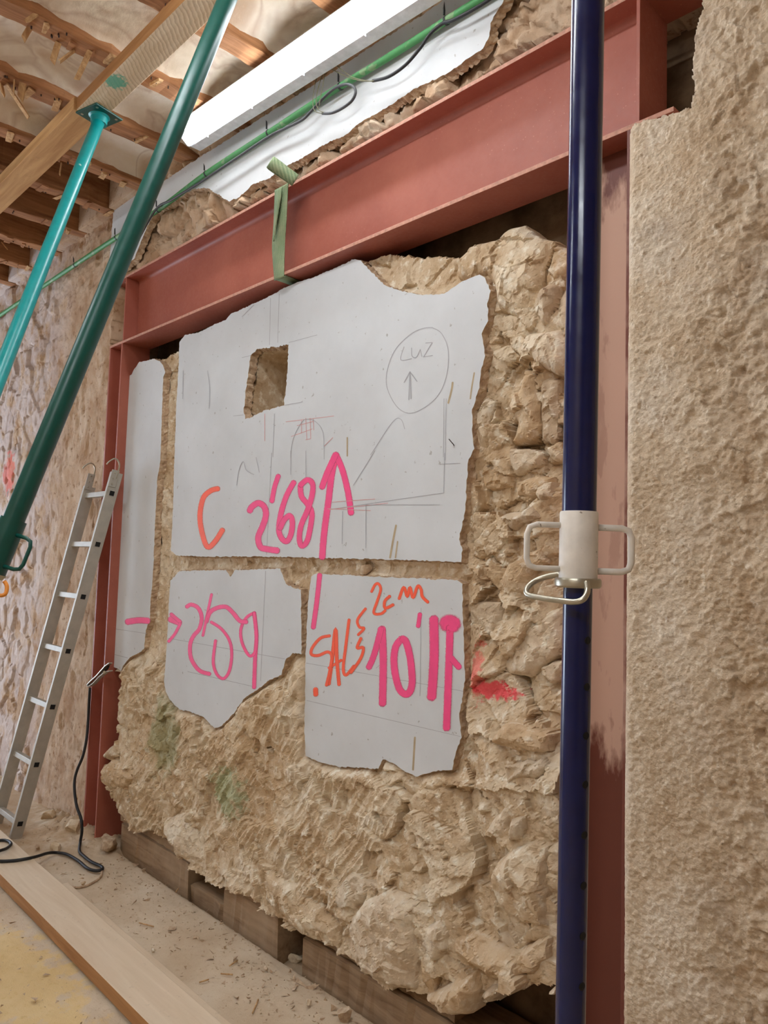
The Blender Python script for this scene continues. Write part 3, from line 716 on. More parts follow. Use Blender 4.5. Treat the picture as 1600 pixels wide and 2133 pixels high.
# plaster between the nearer joists, slightly hollowed
for i in range(len(JX)-1):
    xa, xb = JX[i]+.045, JX[i+1]-.045
    if xb < -3.3: continue
    def zb(X, Y, xa=xa, xb=xb, i=i):
        u = (X-xa)/(xb-xa); z = ZJ+.028+.055*np.sqrt(np.clip(1-(2*u-1)**2, 0, 1))+.006*fbm(X, Y, 8, 4, 800+i)+.003*fbm(X, Y, 40, 3, 820+i)
        return z+.03*sstep(.3, .6, fbm(X, Y, 2.6, 3, 850+i))*0
    fine = xb > -3.3 and xa < -1.4
    xs_ = np.linspace(xa, xb, 34 if fine else 8); ys_ = np.arange(-1.6 if fine else -4.4, .12, .012) if fine else np.arange(-4.4, .15, .1)
    if fine: ys_ = np.concatenate([np.arange(-4.4, -1.6, .1), ys_])
    grid_relief('plaster_bay', xs_, ys_, None, zb, M['vault'], deck, None, True, 'z')
# broken mortar where the bays meet the wall, further back
for i in range(len(JX)-1):
    xa, xb = JX[i]+.042, JX[i+1]-.042
    if xb > -3.3 or xa < -6.2: continue
    bm = bmesh.new(); bm_box(bm, ((xa+xb)/2, .02, ZJ+.12), I3, (xb-xa, .12, .24), .012)
    bm_obj('mortar_infill', bm, M['left'], deck)
# lath splinters and nails
def splinter(p, d, L, wd, parent, mat=None):
    bm = bmesh.new(); d = Vector(d).normalized(); s = d.cross(Vector((.2, .3, 1))).normalized(); t = d.cross(s)
    bm_box(bm, Vector(p)+d*L/2, (d, s, t), (L, wd, .006), 0)
    for v in bm.verts:
        if (v.co-Vector(p)).dot(d) > L*.9: v.co += d*rnd.uniform(-.02, .015)
    return bm_obj('lath', bm, mat or M['lath'], parent)
def jn(px, py):
    p = onZ(px, py, ZJ-.001); k = int(np.argmin([abs(p[0]-x) for x in JX])); return p, JO[k]
for (ax, ay), (bx, by), wd in [((122,88),(108,132),.022),((155,105),(122,130),.018),((188,105),(158,170),.02),((62,58),(48,82),.02),((10,170),(58,243),.022),((30,168),(28,198),.03),((48,172),(42,208),.03),((2,172),(8,200),.03),((75,30),(50,48),.02),((128,340),(124,364),.018),((4,505),(16,520),.008)]:
    p, j = jn(ax, ay); q = onZ(bx, by, ZJ-.06); splinter(p, q-p, float(np.linalg.norm(q-p)), wd, j)
# ragged lath strips left on the joist edges
for i, x in enumerate(JX):
    if not (-6.0 < x < -1.8): continue
    y = -1.2
    while y < -.06:
        L = rnd.uniform(.05, .16); wd = rnd.uniform(.014, .03)
        if rnd.random() < .75 and not (y+L > -.26 and -3.1 < x < -1.3):
            bm = bmesh.new(); a = rnd.uniform(-.25, .25); sx = rnd.uniform(-.028, .028)
            bm_box(bm, (x+sx, y+L/2, ZJ-.0045), ((math.cos(a), math.sin(a), 0), (-math.sin(a), math.cos(a), 0), (0, 0, 1)), (rnd.uniform(.05, .095), wd, .008), 0)
            for v in bm.verts: v.co += Vector((rnd.uniform(-.006, .006), rnd.uniform(-.006, .006), rnd.uniform(-.002, .002)))
            bm_obj('lath', bm, M['lath'] if rnd.random() < .5 else M['joist'], JO[i])
        y += L
    V = []; Q = []; T = []
    for k in range(14):
        py = rnd.uniform(-1.2, -.26 if -3.1 < x < -1.3 else -.05); pxx = x+rnd.uniform(-.04, .04)
        v, q, t = tube_geo([(pxx, py, ZJ+.002), (pxx, py, ZJ-.008)], .003, 6, False, len(V)); V += v; Q += q; T += t
    o = mesh_from('nails', V, Q, T, M['nail'], False, JO[i]); o['kind'] = 'stuff'

# ================================================================== steel frame
beam = thing('steel_beam', 'red-primed steel I-beam spanning the top of the opening', 'beam', (-2.3, .08, BZ0))
BX0, BX1 = -4.013, -.775
box('bottom_flange', (BX0, 0, BZ0), (-.80, .16, BZ0+.013), M['steel'], beam, .0015)
box('top_flange', (BX0, 0, BZ1-.013), (BX1, .16, BZ1), M['steel'], beam, .0015)
for o in beam.children:      # worn, dusty lips of the two flanges
    o.data.materials.append(M['lip'])
    for p in o.data.polygons:
        if p.normal.y < -.6: p.material_index = 1
box('web', (BX0, .076, BZ0+.013), (-.897, .084, BZ1-.013), M['steel'], beam, 0)
for sx, dy in ((-3.862, .0765), (-.902, .159)): box('stiffener', (sx, .002, BZ0+.0125), (sx+.010, dy, BZ1-.0125), M['steel'], beam, .001)
# fillets between web and flanges
for z0, s in ((BZ0+.013, 1), (BZ1-.013, -1)):
    V = []; Q = []
    for x in (BX0, -.897):
        for k in range(6):
            a = math.pi/2*k/5; V.append((x, .076-.018+.018*math.sin(a)*1.0, z0+s*(.018-.018*math.cos(a))))
    for k in range(5): Q.append((k, k+1, 6+k+1, 6+k))
    mesh_from('fillet', V, Q, None, M['steel'], True, beam)
def column(x0, x1, label, mat):
    t = thing('steel_column', label, 'column', ((x0+x1)/2, .08, 0), None)
    zb = -.06
    box('flange', (x0, 0, zb), (x0+.013, .16, BZ0), mat, t, .001); box('flange', (x1-.013, 0, zb), (x1, .16, BZ0), mat, t, .001)
    box('web', (x0+.013, .076, zb), (x1-.013, .084, BZ0), mat, t, 0)
    box('base_plate', (x0-.01, 00.005, zb-.012), (x1+.01, .17, zb), mat, t, .001)
    return t
column(CLX0, CLX1, 'dark red steel H column on the left, behind the aluminium ladder', M['steel'])
column(CRX0, CRX1, 'dusty pink steel H column on the right, behind the navy prop', M['dusty'])

# lifting sling round the beam
sl = thing('lifting_sling', 'green webbing sling looped round the red beam', 'strap', onY(585, 590, 0))
def ribbon(name, L, R, mat, parent, th=.003, smooth=True):
    """solid ribbon between left and right edge polylines, thickness along the local normal"""
    L = [np.array(p, float) for p in L]; R = [np.array(p, float) for p in R]; n = len(L); V = []; Q = []
    for i in range(n):
        t = (L[min(i+1, n-1)]+R[min(i+1, n-1)]-L[max(i-1, 0)]-R[max(i-1, 0)]); nr = np.cross(t, R[i]-L[i]); nr /= max(np.linalg.norm(nr), 1e-9)
        V += [L[i]-nr*th/2, R[i]-nr*th/2, R[i]+nr*th/2, L[i]+nr*th/2]
    for i in range(n-1):
        for k in range(4): Q.append((i*4+k, i*4+(k+1) % 4, (i+1)*4+(k+1) % 4, (i+1)*4+k))
    Q.append((0, 3, 2, 1)); e = (n-1)*4; Q.append((e, e+1, e+2, e+3))
    return mesh_from(name, V, Q, None, mat, smooth, parent)
cs = lambda p: crop(p, 500, 320, 7.1111)
Lp = cs([(520,545),(515,700),(500,1050),(480,1350),(490,1600),(512,1880)]); Rp = cs([(712,440),(700,700),(685,1000),(665,1300),(655,1600),(650,1830)])
yy = [-.004, -.005, -.003, .004, .002, -.005]
fl = catmull([onY(*p, y) for p, y in zip(Lp, yy)], 5); fr = catmull([onY(*p, y) for p, y in zip(Rp, yy)], 5)
l0, r0 = fl[0], fr[0]; l1, r1 = fl[-1], fr[-1]
top = lambda p, dy, z: np.array([p[0], dy, z])
Lall = [top(l0, .06, BZ1+.003), top(l0, .03, BZ1+.0035), top(l0, .0, BZ1+.004)]+fl+[top(l1, .002, BZ0-.004), top(l1, .15, BZ0-.004)]
Rall = [top(r0, .06, BZ1+.003), top(r0, .03, BZ1+.0035), top(r0, .0, BZ1+.004)]+fr+[top(r1, .002, BZ0-.004), top(r1, .15, BZ0-.004)]
ribbon('webbing', Lall, Rall, M['web'], sl, .004)
# folded edge of the webbing
Lf = cs([(525,545),(520,700),(508,1050),(490,1300)]); Rf = cs([(625,490),(595,700),(545,1000),(505,1300)])
ribbon('folded_edge', catmull([onY(*p, -.009) for p in Lf], 4), catmull([onY(*p, y) for p, y in zip(Rf, (-.018, -.022, -.018, -.007))], 4), M['web'], sl, .003)
# sewn eye sticking up behind the top flange
A = onY(610, 372, -.035); B = onY(560, 336, -.12); ax = (B-A); Ln = np.linalg.norm(ax); ax /= Ln
tc = CAM-A; sd = np.cross(ax, tc/np.linalg.norm(tc)+np.array([0, 0, .35])); sd /= np.linalg.norm(sd); up = np.cross(sd, ax)
prof = [(0, -.004), (.4*Ln, -.007), (.75*Ln, -.011), (.95*Ln, -.010), (Ln, 0), (.95*Ln, .010), (.75*Ln, .011), (.4*Ln, .007), (0, .004)]
mid = catmull([A-ax*.012+ax*t*1.05+up*h for t, h in prof], 4)
ribbon('sewn_eye', [p-sd*.024 for p in mid], [p+sd*.024 for p in mid], M['web'], sl, .004)

# ================================================================== lamp above the beam
def lamp_fixture(name, label, p0, p1, sec, dif, glow, end0=True):
    """trough luminaire from p0 to p1; sec / dif: (out, up) cross-sections of housing and diffuser"""
    t = thing(name, label, 'lamp', p0)
    p0 = np.array(p0, float); p1 = np.array(p1, float)
    d = (p1-p0)/np.linalg.norm(p1-p0); o = np.array([0, -1., 0]); o -= d*(o@d); o /= np.linalg.norm(o); up = np.cross(o, d); up = up if up[2] > 0 else -up
    def prism(nm, S, a, b, mat, caps=True):
        n = len(S); V = [a+o*y+up*z for y, z in S]+[b+o*y+up*z for y, z in S]
        bm = bmesh.new(); vv = [bm.verts.new(Vector(v)) for v in V]
        for k in range(n): bm.faces.new((vv[k], vv[(k+1) % n], vv[n+(k+1) % n], vv[n+k]))
        if caps: bm.faces.new(vv[:n][::-1]); bm.faces.new(vv[n:])
        return bm_obj(nm, bm, mat, t)
    prism('housing', sec, p0, p1, M['lampwhite'])
    e = d*.045
    prism('diffuser', dif, p0+e, p1-e, glow)
    for q, s in ((p0, 1), (p1, -1)): 
        prism('end_cap', [(y*1.03, z*1.02-.001) for y, z in dif], q-d*s*.004, q+e*s*.99, M['endcap'])
    L = np.linalg.norm(p1-p0)
    for k in np.arange(.14, L-.1, .34):
        y, z = dif[0]; c = p0+d*k+o*(y+.0)+up*(z-.004)
        bm = bmesh.new(); bm_box(bm, c, (d, o, up), (.022, .012, .012), .002); bm_obj('clip', bm, M['lampwhite'], t)
    return t
M['endcap'] = m_emit('glowing_end_cap', (0.75, 0.82, 1.0, 1), LAMP_STRENGTH*.045)
LA = np.array([-3.0, -.07, 3.347]); LB = np.array([-1.42, -.07, 3.272])
dif = [(.052, .001), (.062, .0), (.108, .034), (.131, .054), (.122, .071), (.052, .071)]
sec = [(0, 0), (.050, 0), (.052, .004), (.052, .072), (.125, .072), (.125, .076), (0, .076)]
lamp_fixture('fluorescent_lamp', 'long lit white fluorescent lamp fixed high on the wall above the beam', LA, LB, sec, dif, M['lamp'])
# the second lamp of the room, hung under the joists further back in the room
dif2 = [(-.07, 0), (-.05, -.05), (.05, -.05), (.07, 0)]; sec2 = [(-.08, 0), (-.07, .04), (.07, .04), (.08, 0)]
lamp_fixture('fluorescent_lamp', 'long lit fluorescent lamp under the joists to the left of the props', (-4.3, -2.35, 3.374), (-2.8, -2.35, 3.374), sec2, dif2, M['roomlamp'])
lamp_fixture('fluorescent_lamp', 'unseen fluorescent lamp added under the joists between the header plank and the camera', (-2.15, -1.15, 3.374), (-.98, -1.15, 3.374), sec2, dif2, M['added_lamp'])  # unseen lamp, added to throw steep light and flange shadows down the wall
lamp_fixture('fluorescent_lamp', 'unseen fluorescent fill lamp added under the joists at the back of the room', (-1.0, -3.2, 3.374), (.5, -3.2, 3.374), sec2, dif2, M['fill_lamp'])  # unseen fill lamp, added to brighten the camera side of the scene

# ================================================================== conduit and cables above the beam
cpx = [(-60,700),(0,657),(80,603),(200,523),(330,437),(430,362),(560,277),(690,192),(800,125),(930,43),(1000,0),(1090,-55),(1180,-110)]
cy = -.026
cw = catmull([onY(*p, cy) for p in cpx], 6)
con = thing('conduit', 'green plastic conduit tied along the wall above the beam', 'conduit', onY(560, 277, cy))
tube('pipe', cw, .0125, M['conduit'], con, 14)
for p in [(160,548),(248,490),(330,437),(435,357),(562,275),(715,175),(922,48)]:
    q = onY(*p, cy); k = int(np.argmin([np.linalg.norm(a-q) for a in cw])); c = cw[k]; d = cw[min(k+1, len(cw)-1)]-cw[k-1]; d /= np.linalg.norm(d)
    lathe('cable_tie', c-d*.004, c+d*.004, [(0, .0142), (.008, .0142)], M['black'], con, 16)
    splinter(c+np.array([0, -.012, .012]), (.1, -.1, 1), .028, .004, con, M['black']).name = 'tie_tail'
kp = crop([(-160,1180),(-60,1000),(20,950),(150,870),(210,830),(330,750),(480,650),(560,610),(640,570),(690,520),(780,430),(840,402),(880,410),(893,440),(875,480),(830,515),(780,538),(735,540)], 350, 0, 2.2857)
kd = [-.048]*10+[-.052, -.056, -.056, -.052, -.050, -.050, -.050, -.048]
tag(tube('black_cable', catmull([onY(*p, y) for p, y in zip(kp, kd)], 6), .0052, M['grey'], None, 8), 'thin black cable with a round loop hanging under the green conduit', 'cable')
kp = crop([(975,385),(1050,365),(1130,310),(1200,230),(1250,160),(1310,110),(1360,95),(1480,30),(1560,-20),(1700,-90)], 350, 0, 2.2857)
tag(tube('black_cable', catmull([onY(*p, -.048) for p in kp], 6), .0055, M['black'], None, 8), 'thin black cable sagging below the right end of the green conduit', 'cable')
wc = thing('wire_tails', 'thin bare wires dangling from behind the lit lamp', 'wire', onY(660, 160, -.04))
for pts in [[(708,370),(695,430),(690,490),(700,530),(735,540)], [(735,355),(715,420),(705,480),(715,520),(740,535)], [(748,350),(735,420),(725,470),(720,505)], [(780,330),(850,365),(920,385),(980,385)], [(800,310),(850,350),(900,375),(975,388)]]:
    tube('wire', catmull([onY(*p, -.058) for p in crop(pts, 350, 0, 2.2857)], 5), .0016, M['wire'], wc, 6)

# ================================================================== header planks under the joists
HZ = 3.36
n0, n1 = onZ(0, 461, HZ), onZ(460, 0, HZ); o0, o1 = onZ(150, 213, HZ), onZ(365, 0, HZ)
yb = (n0[1]+n1[1])/2; ya = (onZ(172, 212, HZ)[1]+onZ(390, 0, HZ)[1])/2
def plank(name, label, x0, x1, y0, y1, z0, z1, mat, yaw=0, group=None, side=None):
    bm = bmesh.new(); c = ((x0+x1)/2, (y0+y1)/2, (z0+z1)/2); s, k = math.sin(yaw), math.cos(yaw)
    bm_box(bm, c, ((k, s, 0), (-s, k, 0), (0, 0, 1)), (x1-x0, y1-y0, z1-z0), .003)
    o = bm_obj(name, bm, mat)
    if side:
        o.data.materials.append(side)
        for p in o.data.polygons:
            if p.normal.y < -.5: p.material_index = 1  # faces on the room side take the darker brown wood
    return tag(o, label, 'plank', group)
XJ = -3.13
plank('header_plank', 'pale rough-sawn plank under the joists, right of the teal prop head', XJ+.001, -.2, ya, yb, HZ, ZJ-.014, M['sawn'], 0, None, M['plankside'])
plank('header_plank', 'smooth brown plank under the joists, left of the teal prop head', -6.2, XJ-.001, ya-.012, yb-.004, HZ, ZJ-.014, M['plank'])

# ================================================================== adjustable props
def prop_axis(A, B, t): return np.array(A)+(np.array(B)-np.array(A))*t
def frame(d, hint=(0, 0, 1)):
    d = np.array(d, float); d /= np.linalg.norm(d); h = np.array(hint, float); u = h-d*(h@d); u /= np.linalg.norm(u); return d, u, np.cross(d, u)
def head_plate(par, c, nrm, size, mat, th=.006, spin=0.0):
    n = np.array(nrm, float); n /= np.linalg.norm(n); h = np.array([math.cos(spin), math.sin(spin), 0]); u = h-n*(h@n); u /= np.linalg.norm(u); v = np.cross(n, u)
    bm = bmesh.new(); bm_box(bm, np.array(c), (u, v, n), (size, size, th), .0015)
    o = bm_obj('head_plate', bm, mat, par)
    for i in (-1, 1):
        for j in (-1, 1):
            q = np.array(c)+u*i*size*.36+v*j*size*.36; lathe('bolt_hole', q-n*(th/2+.0012), q-n*(th/2-.001), [(0, .006), (.0022, .006)], M['zinc'], o, 10)
    return o
def d_handle(par, c, axis, side, w, h, r, mat, flat=0.0, name='handle'):
    """D-shaped grip: leaves c, out along side by w, spans h along axis"""
    a = np.array(axis); s = np.array(side); c = np.array(c); k = .22*h
    P = [c+a*h/2, c+a*h/2+s*(w-k), c+a*(h/2-.06*h)+s*(w-.06*h), c+a*(h/2-k)+s*w, c-a*(h/2-k)+s*w, c-a*(h/2-.06*h)+s*(w-.06*h), c-a*h/2+s*(w-k), c-a*h/2]
    return tube(name, P, r, mat, par, 10)

# navy prop in front
bt, bb = onY(1225, 0, -.62), onY(1188, 2133, -.62); d = (bt-bb)/np.linalg.norm(bt-bb)
b_top = bt+d*((3.352-bt[2])/d[2]); b_bot = bb+d*((0.008-bb[2])/d[2])
zc = lambda z: b_bot+d*((z-b_bot[2])/d[2])
z_hi = onY(1205, 1066, -.62)[2]; z_lo = onY(1200, 1204, -.62)[2]; z_nut = onY(1200, 1224, -.62)[2]
nav = thing('steel_prop', 'navy steel prop with white collar standing in front of the right column', 'prop', b_bot)
lathe('outer_tube', zc(z_lo+.02), b_top, [(0, .0288), (float(np.linalg.norm(b_top-zc(z_lo+.02))), .0288)], M['blue'], nav, 40)
inn = lathe('inner_tube', b_bot, zc(z_lo+.05), [(0, .0243), (float(np.linalg.norm(b_bot-zc(z_lo+.05))), .0243)], M['blue'], nav, 36)
cl = lathe('collar', zc(z_lo), zc(z_hi), [(0, .0322), (.0, .0322), (z_hi-z_lo-.002, .0322), (z_hi-z_lo, .031)], M['white'], nav, 40)
lathe('nut', zc(z_nut), zc(z_lo), [(0, .0355), (.003, .0385), (z_lo-z_nut-.004, .039), (z_lo-z_nut, .037)], M['zinc'], nav, 40)
rgt = _r-d*(_r@d); rgt /= np.linalg.norm(rgt); fwd = np.cross(rgt, d); 
zm = (onY(1100, 1097, -.62)[2]+onY(1100, 1183, -.62)[2])/2; hh = abs(onY(1100, 1097, -.62)[2]-onY(1100, 1183, -.62)[2])
d_handle(nav, zc(zm)-rgt*.030, d, -rgt, .058, hh, .0052, M['white'])
d_handle(nav, zc(zm-.002)+rgt*.030, d, rgt, .060, hh, .0058, M['white'])
# steel bail handle hanging from the nut
zb = onY(1160, 1240, -.62)[2]
tow = -_f-d*((-_f)@d); tow /= np.linalg.norm(tow)
bail = [onY(px, py, -.62+dy) for px, py, dy in [(1168,1196,0),(1140,1201,-.004),(1114,1211,-.015),(1098,1226,-.03),(1100,1239,-.038),(1125,1245,-.045),(1160,1250,-.05),(1195,1254,-.05),(1212,1250,-.047),(1221,1240,-.04),(1224,1228,-.032),(1222,1212,-.026)]]
tube('bail_handle', catmull(bail, 5), .0050, M['zinc'], nav, 12)
head_plate(nav, b_top+d*.004, d, .12, M['blue']); head_plate(nav, b_bot-d*.002, d, .12, M['blue']).name = 'base_plate'
for py in (1332, 1428, 1529, 1630, 1735, 1840, 1945, 2050):
    q = onY(1212, py, -.62); c = zc(q[2]); s = tow*.86+rgt*.52; s /= np.linalg.norm(s)
    lathe('pin_hole', c+s*.0225, c+s*.0247, [(0, .0065), (.0022, .0065)], M['dark'], inn, 14)  # dark disc on the tube paints the shade inside the hole

# teal prop
T0 = onZ(207, 240, HZ); T1 = atd(45, 655, 2.50); d = (T0-T1)/np.linalg.norm(T0-T1)
t_bot = T1-d*((T1[2]-.01)/d[2]); top_p = T0-np.array([0, 0, .026])
teal = thing('steel_prop', 'bright teal steel prop with a square head plate under the planks', 'prop', t_bot)
LT = float(np.linalg.norm(top_p-t_bot))
lathe('tube', t_bot, top_p, [(0, .0285), (.7, .0285), (.702, .0242), (LT, .0242)], M['teal'], teal, 32)
lathe('socket', T0-np.array([0, 0, .040]), T0-np.array([0, 0, .0068]), [(0, .033), (.027, .035), (.0332, .044)], M['teal'], teal, 32)
head_plate(teal, T0-np.array([0, 0, .0035]), (0, 0, 1), .135, M['green'], .007, .25)
head_plate(teal, t_bot-np.array([0, 0, .004]), (0, 0, 1), .13, M['teal']).name = 'base_plate'

# bottle-green prop
G0 = atd(473, 0, 2.36); G1 = atd(83, 950, 2.08); d = (G0-G1)/np.linalg.norm(G0-G1)
g_top = G0+d*((HZ-.030-G0[2])/d[2]); g_bot = G1-d*((G1[2]-.01)/d[2])
gr = thing('steel_prop', 'dark bottle-green steel prop leaning across the left of the view', 'prop', g_bot)
def at_px(y):   # point of the prop axis seen at image height y
    lo, hi = g_bot, g_top
    for _ in range(50):
        m = (lo+hi)/2; v = m-CAM; py = 1066.5-F_PX*(v@_u)/(v@_f)
        if py > y: lo = m
        else: hi = m
    return (lo+hi)/2
ch, clw, cn = at_px(1082), at_px(1192), at_px(1202)
Lg = lambda p: float(np.linalg.norm(p-g_bot))
lathe('outer_tube', clw, g_top, [(0, 0.0285), (float(np.linalg.norm(g_top-clw)), 0.0285)], M['green'], gr, 36)
lathe('collar', clw, ch, [(0, .0345), (float(np.linalg.norm(ch-clw)), .0345)], M['green'], gr, 36)
lathe('nut', cn, clw, [(0, .031), (float(np.linalg.norm(cn-clw)), .037)], M['zinc'], gr, 30)
lathe('inner_tube', g_bot, clw, [(0, .0242), (Lg(clw), .0242)], M['green'], gr, 30)
rg = _r-d*(_r@d); rg /= np.linalg.norm(rg); tg = np.cross(d, rg); tg = tg if tg@(-_f) > 0 else -tg
hm = (at_px(1113)+at_px(1170))/2; hl = float(np.linalg.norm(at_px(1108)-at_px(1178)))
d_handle(gr, hm+rg*.026+tg*.012, d, rg, .052, hl*.92, .0055, M['green'])
tube('pin_hook', catmull([at_px(1215)-rg*.05+tg*.04, at_px(1217)-rg*.01+tg*.045, at_px(1222)+rg*.035+tg*.045, at_px(1228)+rg*.062+tg*.04, at_px(1222)+rg*.074+tg*.035, at_px(1208)+rg*.068+tg*.03, at_px(1200)+rg*.056+tg*.03], 6), .0052, M['orange'], gr, 10)
tube('pin', [at_px(1208)-rg*.06, at_px(1211)+rg*.033+tg*.01], .006, M['orange'], gr, 10)
gt = np.array([g_top[0], g_top[1], HZ]); lathe('socket', gt-np.array([0, 0, .048]), gt-np.array([0, 0, .0068]), [(0, .038), (.0412, .044)], M['green'], gr, 32)
head_plate(gr, gt-np.array([0, 0, .0036]), (0, 0, 1), .12, M['green']); head_plate(gr, g_bot-np.array([0, 0, .004]), (0, 0, 1), .12, M['green']).name = 'base_plate'

# ================================================================== ladder
Tr = onY(243, 985, -.03); Br = onZ(32, 1745, .004); lad_d = (Br-Tr)/np.linalg.norm(Br-Tr); LL = float(np.linalg.norm(Br-Tr))
rw_ = .30; rx = np.array([-1., 0, 0]); ln = np.cross(lad_d, rx); ln /= np.linalg.norm(ln); ln = ln if ln[1] < 0 else -ln
lad = thing('ladder', 'aluminium ladder with top hooks leaning on the wall beside the red column', 'ladder', Br)
for k, off in enumerate((0, rw_)):
    bm = bmesh.new(); e = .12 if k else 0.0; bm_box(bm, Tr+rx*off+lad_d*(LL+e)/2*(1 if k == 0 else 1), (rx, ln, lad_d), (.020, .062, LL+(0.0 if k == 0 else 0.0)), .002)
    st = bm_obj('stile', bm, M['alu'], lad)
    # hook bracket and hook
    c = Tr+rx*off
    bm = bmesh.new(); bm_box(bm, c-rx*.0125+ln*.012+lad_d*.034, (rx, ln, lad_d), (.005, .04, .09), .001); br = bm_obj('hook_bracket', bm, M['alu'], lad)
    for q in (.004, .034, .064): lathe('rivet', c-rx*.015+ln*.014+lad_d*q, c-rx*.018+ln*.014+lad_d*q, [(0, .005), (.003, .003)], M['zinc'], br, 10)
    hk = catmull([c-rx*.012+lad_d*.03, c-rx*.012-lad_d*.035+ln*.0, c-rx*.012-lad_d*.062+ln*.016, c-rx*.012-lad_d*.066+ln*.038, c-rx*.012-lad_d*.045+ln*.060, c-rx*.012-lad_d*.028+ln*.068], 5)
    tube('hook', hk, .004, M['zinc'], lad, 8)
def lad_k(py):
    lo, hi = 0.0, 1.3
    for _ in range(40):
        m = (lo+hi)/2; p = Tr+lad_d*LL*m; v = p-CAM
        if 1066.5-F_PX*(v@_u)/(v@_f) < py: lo = m
        else: hi = m
    return lo*LL
for py in (1028, 1134, 1243, 1356, 1472, 1592, 1715):
    c = Tr+lad_d*lad_k(py)
    bm = bmesh.new(); bm_box(bm, c+rx*rw_/2, (rx, ln, lad_d), (rw_-.016, .030, .028), .003); rg_ = bm_obj('rung', bm, M['alu'], lad)
    bm = bmesh.new(); bm_box(bm, c-rx*.0105, (rx, ln, lad_d), (.003, .033, .033), .001); bm_obj('socket_rim', bm, M['alu'], rg_)
    bm = bmesh.new(); bm_box(bm, c-rx*.0118, (rx, ln, lad_d), (.0022, .025, .025), 0); bm_obj('socket', bm, M['dark'], rg_)  # dark plate paints the shade inside the hollow rung end

# ================================================================== floor planks, sleepers, rubble
PZ = .058
r0, r1 = onZ(0, 1726, PZ), onZ(465, 2133, PZ); q0, q1 = onZ(0, 1812, PZ), onZ(307, 2133, PZ)
yr = (r0[1]+r1[1])/2; yl = (q0[1]+q1[1])/2; ang = math.atan2(r1[1]-r0[1], r1[0]-r0[0])*.9
plank('floor_plank', 'long dusty timber plank lying on the floor in the foreground', -5.2, -1.3, yl, yr, .008, PZ, M['plank2'], ang, None, M['plankside'])
e0, e1 = onZ(200, 1885, .01), onZ(400, 2070, .01)
plank('floor_board', 'thin dusty board lying flat along the wall side of the floor plank', -3.45, -1.4, yr-.02, yr+.055, -.004, .010, M['plank2'], ang*1.2)
SG = 'timber blocking under the infill wall'
def sleeper(label, x0, x1, y0, y1, z0, z1, mat, seed, cat='timber', name='timber_sleeper', jag=0.0):
    r = np.random.default_rng(seed); xs_ = np.linspace(x0, x1, max(3, int((x1-x0)/.03))); V = []; Q = []
    for i, x in enumerate(xs_):
        j = r.normal(0, .0025, 4); t = abs(r.normal(0, jag))
        V += [(x, y0+j[0], z0), (x, y0+j[1], z1-t*.5), (x, y0+.012, z1-t*.2+.004), (x, y1, z1-t+j[2]), (x, y1, z0)]
    for i in range(len(xs_)-1):
        for k in range(5): Q.append((i*5+k, i*5+(k+1) % 5, (i+1)*5+(k+1) % 5, (i+1)*5+k))
    n = (len(xs_)-1)*5
    o = mesh_from(name, V, Q, [(0, 2, 1), (0, 3, 2), (0, 4, 3), (n, n+1, n+2), (n, n+2, n+3), (n, n+3, n+4)], mat, False)
    return tag(o, label, cat, SG)
sleeper('brown timber block beside the left column base', -3.70, -3.03, .062, .25, -.06, .125, M['sleeper'], 1)
sleeper('thin board lying on the timber block beside the left column', -3.72, -2.93, .066, .24, .133, .170, M['sleeper'], 2, 'board', 'packing_board')
sleeper('low timber block in the dark gap next to the left sleeper', -3.02, -2.74, .075, .24, -.06, .035, M['sleeper'], 3)
sleeper('splintered timber sleeper in the middle under the wall', -2.735, -2.36, .058, .24, -.06, .165, M['sleeper'], 4, jag=.02)
sleeper('long timber sleeper under the right half of the wall', -2.21, -1.12, .062, .26, -.06, .105, M['sleeper'], 5)
sleeper('dark flat timber packing on top of the right sleeper', -2.16, -1.50, .078, .26, .113, .150, M['sleeper'], 6, 'timber', 'packing_board', .006)
tag(box('brick', (-2.43, .066, .171), (-2.36, .2, .217), M['brick'], None, .004), 'red brick piece on the end of the splintered sleeper', 'brick')
tag(box('brick', (-1.95, .074, .156), (-1.74, .2, .180), M['brick'], None, .004), 'flat red brick packing on the right sleeper below the wall', 'brick')

def rock(label, p, size, seed, mat=None, name='rubble_stone', cat='stone', group=None, squash=(1, .8, .7)):
    bm = bmesh.new(); bmesh.ops.create_icosphere(bm, subdivisions=3, radius=1.0); r = np.random.default_rng(seed)
    pl = [(r.normal(size=3), r.uniform(.42, .75)) for _ in range(10)]
    pl = [(n_/np.linalg.norm(n_), o_) for n_, o_ in pl]
    P = np.array([v.co[:] for v in bm.verts]); 
    for n_, o_ in pl:
        k = P@n_; P = P-np.outer(np.maximum(0, k-o_), n_)
    P += .05*np.stack([fbm(P[:, 0]+P[:, 2], P[:, 1]+9*s_, 2.5, 3, seed+s_) for s_ in range(3)], -1)
    P = P*np.array(squash)*size; P[:, 2] -= P[:, 2].min()+size*.06
    for v, q in zip(bm.verts, P): v.co = Vector(q)+Vector([float(a) for a in p])
    o = bm_obj(name, bm, mat or M['stone']); return tag(o, label, cat, group)
fl0 = onZ(226, 1772, 0); rock('pale angular stone at the foot of the left column', (fl0[0], fl0[1], 0), .075, 1, M['mortar'])
fl0 = onZ(150, 1742, 0); rock('brown lump of rubble between ladder and column', (fl0[0], fl0[1]+.01, .015), .07, 2)
fl0 = onZ(118, 1770, 0); rock('flat brown rubble chip in front of the brown lump', (fl0[0], fl0[1], 0), .04, 3)
fl0 = onZ(90, 1712, 0); rock('low rubble lump by the ladder foot', (fl0[0], fl0[1]+.02, .01), .055, 4)
fl0 = onZ(78, 1770, 0); rock('small pale chip on the dust below the ladder', (fl0[0], fl0[1], 0), .022, 5, M['mortar'])
